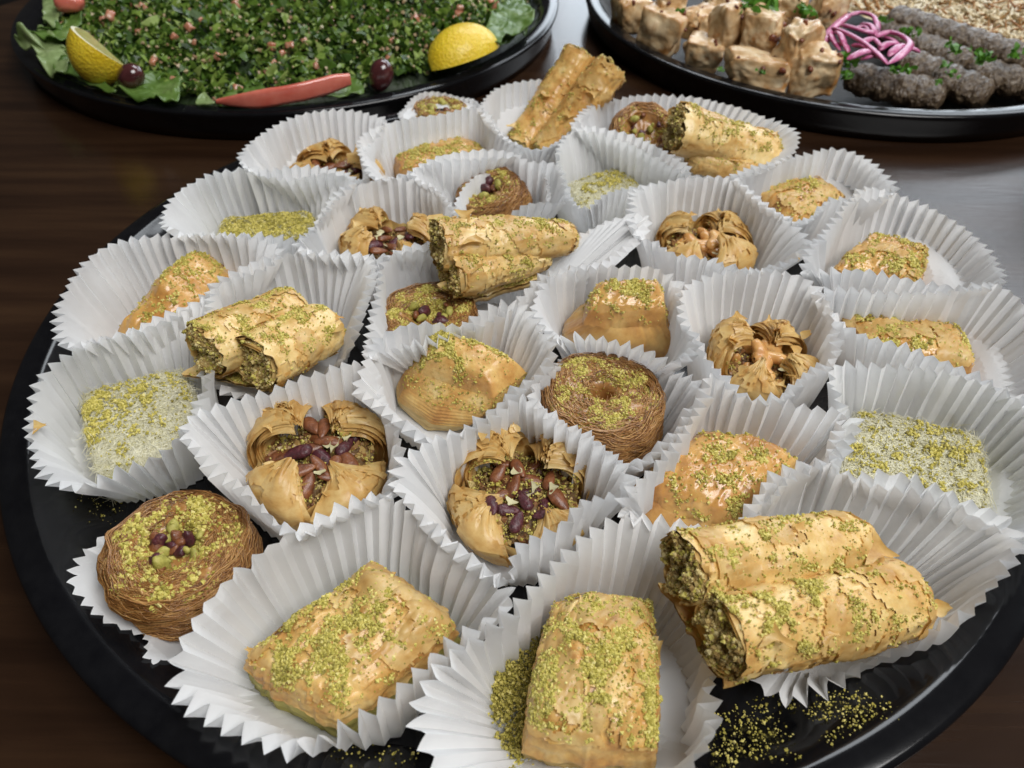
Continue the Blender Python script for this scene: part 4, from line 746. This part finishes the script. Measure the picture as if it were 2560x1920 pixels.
def rockmesh(nm, m, seed, nn=6, k=.5, amp=.18, sc=1.2, bev=.55):
    """rounded lumpy cube, unit size"""
    a = np.linspace(-1, 1, nn); V, F, off = [], [], 0
    u, v = np.meshgrid(a, a, indexing='ij')
    for ax in range(3):
        for sg in (-1, 1):
            Pp = np.zeros((nn, nn, 3)); Pp[..., ax] = sg; Pp[..., (ax+1) % 3] = u; Pp[..., (ax+2) % 3] = v
            f = gridF(nn, nn); f = f if sg > 0 else f[:, ::-1]; V.append(Pp.reshape(-1, 3)); F.append(f+off); off += nn*nn
    V = np.concatenate(V); S_ = nrm(V); V = V*(1-bev)+S_*bev*1.15; V = V*(1+amp*fbm(V, sc, seed, 2)+amp*.18*vn(V, sc*5, seed+9))[:, None]*.5
    key = np.round(np.concatenate([V]), 6); uq, inv = np.unique(key, axis=0, return_inverse=True); F = inv.reshape(-1)[np.concatenate(F)]
    o = build(nm, [(uq, F)], m, None); me = o.data; bpy.data.objects.remove(o); return me
dm = [rockmesh('tomato_dice', TOM, q, 4, amp=.22, bev=.12) for q in range(3)]
P = salpts(130, g, .0040)
for q in range(130):
    o = link('tomato_dice', dm[q % 3], sal); o.location = Vector(P[q])-sal.location; o.rotation_euler = g.uniform(0, 6, 3); z_ = g.uniform(.0028, .0058); o.scale = (z_, z_*g.uniform(.7, 1.1), z_*g.uniform(.6, 1))
def leaf(outline, z, label, m=LETT, ruff=.0035, seed=1, cup_=.3):
    P = pts(outline, z); Q, L = catmull(P, 90); c = Q.mean(0); K = 14; k = np.linspace(0, 1, K)[None, :, None]
    V = c+(Q[:, None]-c)*k; rr = k[..., 0]; V = V.copy()
    V[..., 2] += ruff*rr**2*fbm(V, 110, seed, 3)*1.2-.0015*(1-rr)+.0009*np.abs(vn(V*[1, 1, .1], 330, seed+1))*(1-rr*.3)
    F = orient(gridF(90, K, True, False), V)
    o = build('lettuce_leaf', [(V.reshape(-1, 3), F)], m, None, loc=c)
    md = o.modifiers.new('thickness', 'SOLIDIFY'); md.thickness = .0006
    return tag(o, label, 'lettuce leaf', 'lettuce leaves lining the salad tray')
leaf('J:110,290,36 200,262,40 330,250 480,330 560,440 520,520 420,545 330,520,30 290,430,30 180,370,32', .032, 'pale ruffled lettuce leaf sticking out over the left rim of the salad tray', LETTP, .005, 1)
leaf('J:335,-60 460,-60 475,60 450,150 430,215 350,170 335,60', .036, 'pale lettuce rib standing at the top left of the salad tray', LETTP, .003, 2)
leaf('J:200,240 420,230 560,120 640,80 650,150 560,250 480,330 330,320', .034, 'green lettuce leaf tucked behind the left lemon wedge', LETT, .004, 22)
leaf('J:525,465 600,520 680,600 840,660 920,700 850,705 700,655 540,585 430,550', .029, 'curled lettuce leaf under the left lemon wedge', LETT, .003, 3)
leaf('J:900,690 1040,680 1130,610 1270,575 1410,590 1425,690 1400,790 1290,790 1180,760 1080,770 960,720', .029, 'crinkled green lettuce leaf between the left olive and the tomato slice', LETT, .003, 4)
leaf('J:1540,800 1575,755 1615,730 1660,770 1695,808 1610,812', .027, 'small bright lettuce tip left of the tomato slice', LETTP, .002, 5)
leaf('J:1700,790 1850,690 2000,640 2100,700 2000,780 1850,800', .027, 'dark lettuce leaf behind the tomato slice', LETT, .003, 25)
leaf('K:1610,260 1680,120 1750,20 1880,-30 1970,40 2005,160 1900,210 1780,260 1725,340', .037, 'broad green lettuce leaf right of the right lemon wedge', LETT, .004, 6)
leaf('K:1735,260 1860,210 1960,195 1900,260 1800,310 1725,360', .030, 'narrow lettuce leaf against the right rim of the salad tray', LETT, .003, 7)
leaf('K:560,640 640,650 660,720 560,740 380,770 350,750 480,700', .026, 'olive green leaf under the right end of the tomato slice', LETT, .002, 8)
def lemon(label, p0, p1, R, outdir, half, seed=1):
    """wedge: ridge from p0 to p1, peel facing outdir"""
    p0, p1 = np.array(p0), np.array(p1); c = (p0+p1)/2; ax = nrm(p1-p0); o_ = np.array(outdir, float); o_ = nrm(o_-(o_@ax)*ax); w = np.cross(ax, o_); L = np.linalg.norm(p1-p0)
    t = thing('lemon_wedge', label, 'lemon wedge', (c[0], c[1], .024), 'lemon wedges on the salad')
    nu, nv = 36, 24; T = np.linspace(0, 1, nu)[:, None]; A = np.linspace(-half, half, nv)[None]
    r = R*np.clip(1-(2*T-1)**2, 0, 1)**.55
    ring = lambda rr, a: p0+ax*(T*L)[..., None]+rr[..., None]*(np.cos(a)[..., None]*o_+np.sin(a)[..., None]*w)
    V = ring(r+0*A, A); build('peel', [(V.reshape(-1, 3), gridF(nu, nv))], PEEL, t)
    for sg in (-1, 1):
        a = np.full((1, 1), sg*half); K = 8; k = np.linspace(0, .86, K)[None]; V = ring(r*k, a+0*k+0*T)
        V += np.cross(ax, nrm((V-(p0+ax*(T*L)[..., None]))+1e-9*o_))*(-sg*.0006*np.abs(fbm(V, 400, seed, 2))[..., None])*0
        build('pulp', [(V.reshape(-1, 3), gridF(nu, K))], PULP, t)
        k = np.linspace(.86, 1., 3)[None]; V = ring(r*k, a+0*k+0*T); build('pith', [(V.reshape(-1, 3), gridF(nu, 3))], PITH, t)
    return t
lemon('lemon wedge at the left showing its cut face and yellow peel', at('J', 690, 250, .047), at('J', 1000, 530, .036), .0205, (-.75, -.58, -.03), math.radians(50))
lemon('lemon wedge at the right end of the salad with peel facing up', at('K', 1200, 560, .028), at('K', 1690, 350, .030), .0180, (-.1, -.35, 1), math.radians(62))
def olive(f, x, y, z, s, label, rot):
    p = at(f, x, y, z); g = np.random.default_rng(1)
    o = thing('olive', label, 'olive', p, 'dark olives on the salad')
    nu, nv = 28, 20; a = np.linspace(0, math.pi, nv)[None]; b = np.linspace(0, 2*math.pi, nu, endpoint=False)[:, None]
    V = np.stack([np.sin(a)*np.cos(b)*.74, np.sin(a)*np.sin(b)*.74, -np.cos(a)*(1+.10*np.cos(a))+0*b], -1)*s@np.array(Matrix.Rotation(rot[0], 3, 'Y')@Matrix.Rotation(rot[1], 3, 'X')).T+p
    build('olive_flesh', [(V.reshape(-1, 3), gridF(nu, nv, True, False))], OLIVE, o)
olive('J', 1035, 605, .033, .0088, 'dark olive touching the lower tip of the left lemon wedge', (1.0, .3))
olive('K', 800, 585, .032, .0090, 'upright dark olive right of the tomato slice', (.35, -.2))
def tomato_slice():
    P = spline(pts('J:1715,800,28 1990,790,30;K:150,728,32 555,625,34', .03), 40); T = nrm(np.gradient(P, axis=0)); up = np.array([0, 0, 1.]); s = nrm(np.cross(T, up))
    h = .0050*np.clip(np.sin(np.linspace(.18, 2.6, 40))*1.25, .2, 1); w = .0013; c = P.mean(0)
    prof = [(-.6, -1), (.6, -1), (1, -.6), (1, .6), (.5, 1), (-.5, 1), (-1, .6), (-1, -.6)]
    V = np.stack([P+s*(a*w)+up*(b*h[:, None]*.95) for a, b in prof], 1); V += .0002*fbm(V, 120, 2)[..., None]
    o = build('tomato_slice', [(V.reshape(-1, 3), gridF(40, 8, False, True)), (V.reshape(-1, 3), np.array([[312+3, 312+4, 312+5, 312+6], [312+2, 312+3, 312+6, 312+7], [312+1, 312+2, 312+7, 312]]))], TOMS, None, loc=c)
    tag(o, 'long curved red tomato slice along the front of the salad', 'tomato slice')
tomato_slice()
tp = at('J', 550, 20, .040)
tm = rockmesh('tomato_piece', TOMS, 5, 10, amp=.08, bev=.8); o = link('tomato_wedge', tm, None); o.location = tp; o.scale = (.016, .013, .010); tag(o, 'red tomato wedge at the top left behind the lemon', 'tomato wedge')
# ------------------------------------------------------------------ grill tray
CHK = mat('grilled_chicken', [(.30, (.52, .28, .10)), (.43, (.70, .47, .24)), (.56, (.80, .62, .38)), (.75, (.88, .76, .54))], 1.6, .40, .5, 7, .0012, coat=.35, spots=(2.1, .55, (.52, .24, .07)))
def sear(m):
    nt = m.node_tree; N, K = nt.nodes, nt.links; b = [n for n in N if n.type == 'BSDF_PRINCIPLED'][0]; src = b.inputs['Base Color'].links[0].from_socket
    ge = N.new('ShaderNodeNewGeometry'); rp = N.new('ShaderNodeValToRGB'); rp.color_ramp.elements[0].position = .508; rp.color_ramp.elements[1].position = .60
    mx = N.new('ShaderNodeMix'); mx.data_type = 'RGBA'; K.new(ge.outputs['Pointiness'], rp.inputs[0]); K.new(rp.outputs[0], mx.inputs[0]); K.new(src, mx.inputs[6]); mx.inputs[7].default_value = (.42, .17, .04, 1); K.new(mx.outputs[2], b.inputs['Base Color'])
sear(CHK)
CHAR = mat('seared_spot', [(.3, (.10, .02, .012)), (.7, (.25, .08, .03))], 300, .4, .3)
KOF = mat('kofta_meat', [(.25, (.030, .017, .009)), (.45, (.082, .052, .029)), (.6, (.15, .105, .062)), (.75, (.30, .235, .15))], 420, .42, .9, 700, .0012, coat=.2)
RICE = mat('rice_grain', [(.1, (.66, .50, .28)), (.5, (.80, .69, .47)), (.9, (.90, .83, .66))], 300, .4, .1, island=.7)
VERM = mat('toasted_vermicelli', [(.2, (.30, .12, .03)), (.8, (.50, .26, .08))], 200, .4, .1, island=.6)
ONI = mat('sumac_onion', [(.25, (.30, .035, .12)), (.45, (.50, .10, .25)), (.65, (.62, .22, .38)), (.85, (.76, .48, .58))], 110, .3, .3, 500, .0005, coat=.4, sss=.15, spots=(700, .66, (.18, .01, .03)))
def chicken(f, x, y, z, sx, sy, sz, rot, label, seed, tilt=(0, 0)):
    p = at(f, x, y, z); me = rockmesh('chicken_meat', CHK, seed, 22, amp=.30, sc=1.0, bev=.44)
    t = thing('chicken_cube', label, 'chicken piece', (p[0], p[1], p[2]-sz/2), 'grilled chicken cubes')
    o = link('chicken_meat', me, t); o.location = (0, 0, sz/2); o.scale = (sx*.93, sy*.93, sz*.95); o.rotation_euler = (tilt[0], tilt[1], rot)
    g = np.random.default_rng(seed)
    vv = np.array([v.co[:] for v in me.vertices]); nn_ = np.array([v.normal[:] for v in me.vertices]); Rm = np.array(o.rotation_euler.to_matrix())
    W_ = vv@np.diag([sx, sy, sz])@Rm.T+[p[0], p[1], p[2]]
    ok = np.where((W_[:, 2] > p[2]) & (W_[:, 1] < p[1]+sy*.1))[0]
    if len(ok):
        for q in range(4):
            c = W_[g.choice(ok)]; nutshape(t, c-nrm(c-p)*.0008, g.uniform(.001, .0019), g, CHAR, 'seared_spot', 1.1)
    return t
K_ = 6.7e-5
chicken('L', 285, 150, .026, .024, .022, .024, .3, 'chicken cube in shade at the far left of the pile', 1)
chicken('L', 560, 270, .030, .028, .022, .027, -.45, 'tan chicken cube second from the left along the rim', 2, (0, .2))
chicken('L', 640, 40, .042, .018, .016, .016, .2, 'pale chicken cube at the top left of the pile', 3)
chicken('L', 960, 480, .026, .024, .021, .022, -.3, 'squared chicken cube wedged at the rim between two larger cubes', 4, (.2, .1))
chicken('L', 930, 230, .028, .020, .020, .020, .5, 'shadowed chicken cube in the hollow of the pile', 5)
chicken('L', 1200, 260, .040, .024, .020, .026, .35, 'large browned chicken cube crowning the middle of the pile', 6, (0, .15))
chicken('L', 1480, 300, .042, .022, .019, .024, -.5, 'orange-edged chicken cube with a black seared spot', 7)
chicken('L', 1440, 650, .028, .033, .018, .019, -.32, 'low oblong chicken piece flecked with parsley at the rim', 8)
chicken('L', 1820, 440, .040, .024, .019, .030, .5, 'tall browned chicken piece beside the pink onions', 9, (.1, -.2))
chicken('L', 1990, 650, .031, .026, .020, .026, -.2, 'pale smooth chicken piece nearest the rim beside the dark skewers', 10, (.2, 0))
chicken('L', 1740, 90, .045, .022, .018, .019, -.3, 'light chicken cube at the top centre of the pile', 11)
chicken('L', 2080, 90, .040, .022, .018, .022, .3, 'browned chicken cube at the top right of the pile', 12)
chicken('L', 1640, 210, .038, .018, .012, .012, -.7, 'white chicken sliver between two browned cubes', 13)
chicken('L', 830, 160, .036, .010, .008, .010, 0, 'tiny chicken scrap at the back of the pile', 14)
chicken('L', 1900, 180, .030, .018, .014, .014, 0, 'flat pale chicken piece under the parsley sprig', 15)
chicken('L', 1120, 60, .030, .024, .020, .018, 0, 'dark marinated chicken cube behind the crown of the pile', 16)
def kofta(f0, f1, r, label, seed):
    p0, p1 = at('M', *f0), at('M', *f1); nl, na = 170, 60; L = np.linalg.norm(p1-p0); ax = nrm(p1-p0); s = nrm(np.cross(ax, [0, 0, 1.])); w = np.cross(s, ax)
    t = np.linspace(0, 1, nl)[:, None]; th = np.arange(na)[None]*2*math.pi/na
    pr = np.clip(1-np.clip(np.abs(2*t-1)-(1-1.6*r/L), 0, 1)**2/(1.6*r/L)**2, 0.02, 1)**.3
    C3 = np.cos(th)[..., None]*s+np.sin(th)[..., None]*w*.66; V = p0+ax*(t*L)[..., None]+(r*pr*(1+.06*np.sin(t*L*620+seed)))[..., None]*C3
    V += (.0007*fbm(V, 330, seed, 3)+.0006*vn(V, 900, seed)+.0004*vn(V, 1700, seed+2))[..., None]*C3; c = (p0+p1)/2
    o = build('kofta', [(V.reshape(-1, 3), gridF(nl, na, False, True))], KOF, None, loc=c); tag(o, label, 'kofta', 'grilled minced meat fingers')
kofta((560, 700, .021), (1480, 900, .018), .0125, 'shortest dark kofta finger nearest the tray rim, beside the chicken', 1)
kofta((1080, 560, .025), (1900, 900, .019), .0125, 'second dark kofta finger from the rim, below the pink onions', 2)
kofta((880, 260, .026), (1700, 620, .025), .0120, 'dark kofta finger running behind the pink onions', 3)
kofta((1650, 640, .022), (2700, 900, .020), .0125, 'dark kofta finger at the right edge under a parsley leaf', 4)
kofta((960, 150, .032), (2500, 640, .027), .0118, 'longest dark kofta finger bordering the rice', 5)
bx, by = TC[2]; ric = thing('rice', 'bed of pale rice with brown vermicelli in the upper right corner', 'rice', (bx+.06, by, .008))
ra, rb_ = at('M', 640, -60, .03)[:2], at('M', 2300, 480, .03)[:2]; rd = nrm(rb_-ra); rn = np.array([-rd[1], rd[0]])
def ricez(x, y): q = (x-ra[0])*rn[0]+(y-ra[1])*rn[1]; return .024+.013*np.clip(q/.035, 0, 1)
u, v = np.meshgrid(np.linspace(-.04, .22, 40), np.linspace(-.012, .14, 40), indexing='ij')
X_, Y_ = ra[0]+rd[0]*u+rn[0]*v, ra[1]+rd[1]*u+rn[1]*v; Rr = np.hypot(X_-bx, Y_-by); f_ = np.minimum(1, .160/np.maximum(Rr, 1e-6)); X_, Y_ = bx+(X_-bx)*f_, by+(Y_-by)*f_
V = np.stack([X_, Y_, ricez(X_, Y_)-.0015+.001*fbm(np.stack([X_, Y_, 0*X_], -1), 150, 3)], -1)
build('rice_bed', [(V.reshape(-1, 3), orient(gridF(40, 40), V))], RICE, ric)
g = np.random.default_rng(8); NR = 5200; U_, V_ = g.uniform(-.03, .20, NR), g.uniform(-.010, .075, NR); X_, Y_ = ra[0]+rd[0]*U_+rn[0]*V_, ra[1]+rd[1]*U_+rn[1]*V_
k = np.hypot(X_-bx, Y_-by) < .158; X_, Y_ = X_[k], Y_[k]; P = np.stack([X_, Y_, ricez(X_, Y_)+g.uniform(-.001, .0022, len(X_))], -1)
n = len(P); d = nrm(g.normal(size=(n, 3))*[1, 1, .5]); L = g.uniform(.0050, .0068, n); tt = np.linspace(-.5, .5, 5)
Q = P[:, None]+d[:, None]*(tt[None]*L[:, None])[..., None]; rad = .00085*np.array([.5, .95, 1, .95, .5])[None]*np.ones((n, 1))
kk = g.random(n) < .86
stuff(build('rice_grains', tubes(Q[kk], rad[kk], 5), RICE, ric))
Q2 = P[~kk][:, None]+d[~kk][:, None]*(tt[None]*(L[~kk]*1.9)[:, None])[..., None]+[0, 0, .0008]
stuff(build('toasted_noodles', tubes(Q2, .0006, 4), VERM, ric))
on = at('M', 800, 400, .040); onion = thing('pickled_onion', 'tangle of pink sumac onion strips on the dark kofta fingers', 'onion', on)
for i, s in enumerate(['560,150 700,145 820,200 870,300', '440,250 560,330 700,420 850,520 955,600', '800,360 950,320 1080,370 1150,450 1060,540 960,590', '370,340 480,260 560,190 600,130',
                       '470,420 540,450 595,495', '580,550 700,525 800,480', '620,270 740,290 810,360', '1060,470 1150,490 1250,490', '380,400 440,330 560,290', '690,420 800,400 900,440', '480,300 520,380 560,430', '700,550 850,560 960,600', '900,350 1000,420 1100,500', '520,230 640,300 760,330 860,300', '620,420 740,480 860,540', '860,470 960,440 1080,430', '420,310 440,400 520,470', '700,230 780,270 850,340', '960,520 1050,470 1130,430']):
    zz = .036+.004*((i*7) % 4)/3; P = spline(pts('M:'+s, zz), 26); P[:, 2] += .0025*np.sin(np.linspace(0, 3.1, 26))
    rd_ = .0024*np.clip(np.sin(np.linspace(.25, 2.9, 26))*1.6, .35, 1); build('onion_strip', tubes(P[None], rd_[None], 8, .5), ONI, onion)
PARS = mat('fresh_parsley', [(.3, (.05, .16, .015)), (.6, (.12, .30, .03)), (.85, (.25, .45, .08))], 300, .4, .3, transl=.25)
def sprig(f, x, y, z, s, label, seed, nb=14):
    p = at(f, x, y, z); g = np.random.default_rng(seed); P = p+g.normal(0, s, (nb, 3))*[1, 1, .45]; P[:, 2] = np.maximum(P[:, 2], z-.002)
    V = LV[None]*(g.uniform(.5, 1.3, nb)*s*.9)[:, None, None]; V = np.einsum('nij,nkj->nki', rrot(nb, g), V)+P[:, None]
    F = (np.array([[0, 1, 3, 2], [2, 3, 5, 4]])[None]+(np.arange(nb)*6)[:, None, None]).reshape(-1, 4)
    o = build('parsley_sprig', [(V.reshape(-1, 3), F)], PARS, None, smooth=False, loc=p); tag(o, label, 'parsley', 'parsley bits on the grill tray')
for q in [('L', 1470, 50, .055, .0040, 'large bright parsley sprig at the top of the chicken pile', 40), ('L', 1330, 60, .054, .0022, 'parsley bit left of the large sprig', 14), ('L', 1900, 110, .050, .0030, 'dark parsley sprig between the two top right cubes', 24),
          ('L', 735, 90, .050, .0014, 'parsley bit on the top left chicken cube', 10), ('L', 1500, 660, .040, .0013, 'dark parsley bit on the oblong chicken piece', 9), ('L', 1110, 650, .028, .0012, 'parsley bit at the rim under the oblong chicken', 8),
          ('L', 1660, 400, .040, .0013, 'parsley bit between the browned chicken pieces', 9), ('M', 560, 560, .034, .0030, 'parsley beside the pale smooth chicken piece', 30), ('M', 570, 690, .030, .0022, 'parsley leaf at the near end of the shortest kofta', 16),
          ('M', 930, 175, .044, .0022, 'parsley at the upper end of the longest kofta', 16), ('M', 1120, 300, .040, .0028, 'parsley cluster right behind the pink onions', 22), ('M', 1590, 440, .038, .0026, 'yellow-green parsley on the longest kofta', 18),
          ('M', 1850, 520, .038, .0030, 'parsley cluster on the right-hand kofta', 24), ('M', 1480, 590, .034, .0022, 'parsley on the second kofta', 12), ('M', 1440, 750, .030, .0014, 'tiny parsley bit on the second kofta near its end', 8),
          ('M', 1000, 640, .036, .0022, 'parsley under the pink onion tangle', 14), ('M', 1130, 640, .034, .0020, 'parsley between the first two kofta', 14), ('M', 2170, 500, .038, .0026, 'parsley at the right edge of the photo', 16),
          ('M', 1530, 670, .033, .0016, 'parsley fleck beside the second kofta', 8)]:
    sprig(*q[:5], q[5], int(q[1]+q[2]), q[6])
# loose scraps of pastry sheet
def scrap(f, x, y, z, s, label, seed):
    p = at(f, x, y, z); t = thing('pastry_scrap', label, 'pastry scrap', p, 'loose scraps of pastry'); flake(t, p, (1, .4), s, np.random.default_rng(seed), up=.05)
scrap('C', 185, 1260, .0385, .0035, 'small golden scrap on the edge of the leftmost paper cup', 1)
scrap('D', 880, 1310, .034, .0026, 'golden scrap on the cup wall below the shell-like pastry', 2)
scrap('R', 630, 830, .036, .0018, 'orange scrap on the cup left of the split pastry', 3)
scrap('Q', 250, 600, .020, .0060, 'pale pastry sheet scrap beside the leaning double roll', 4)
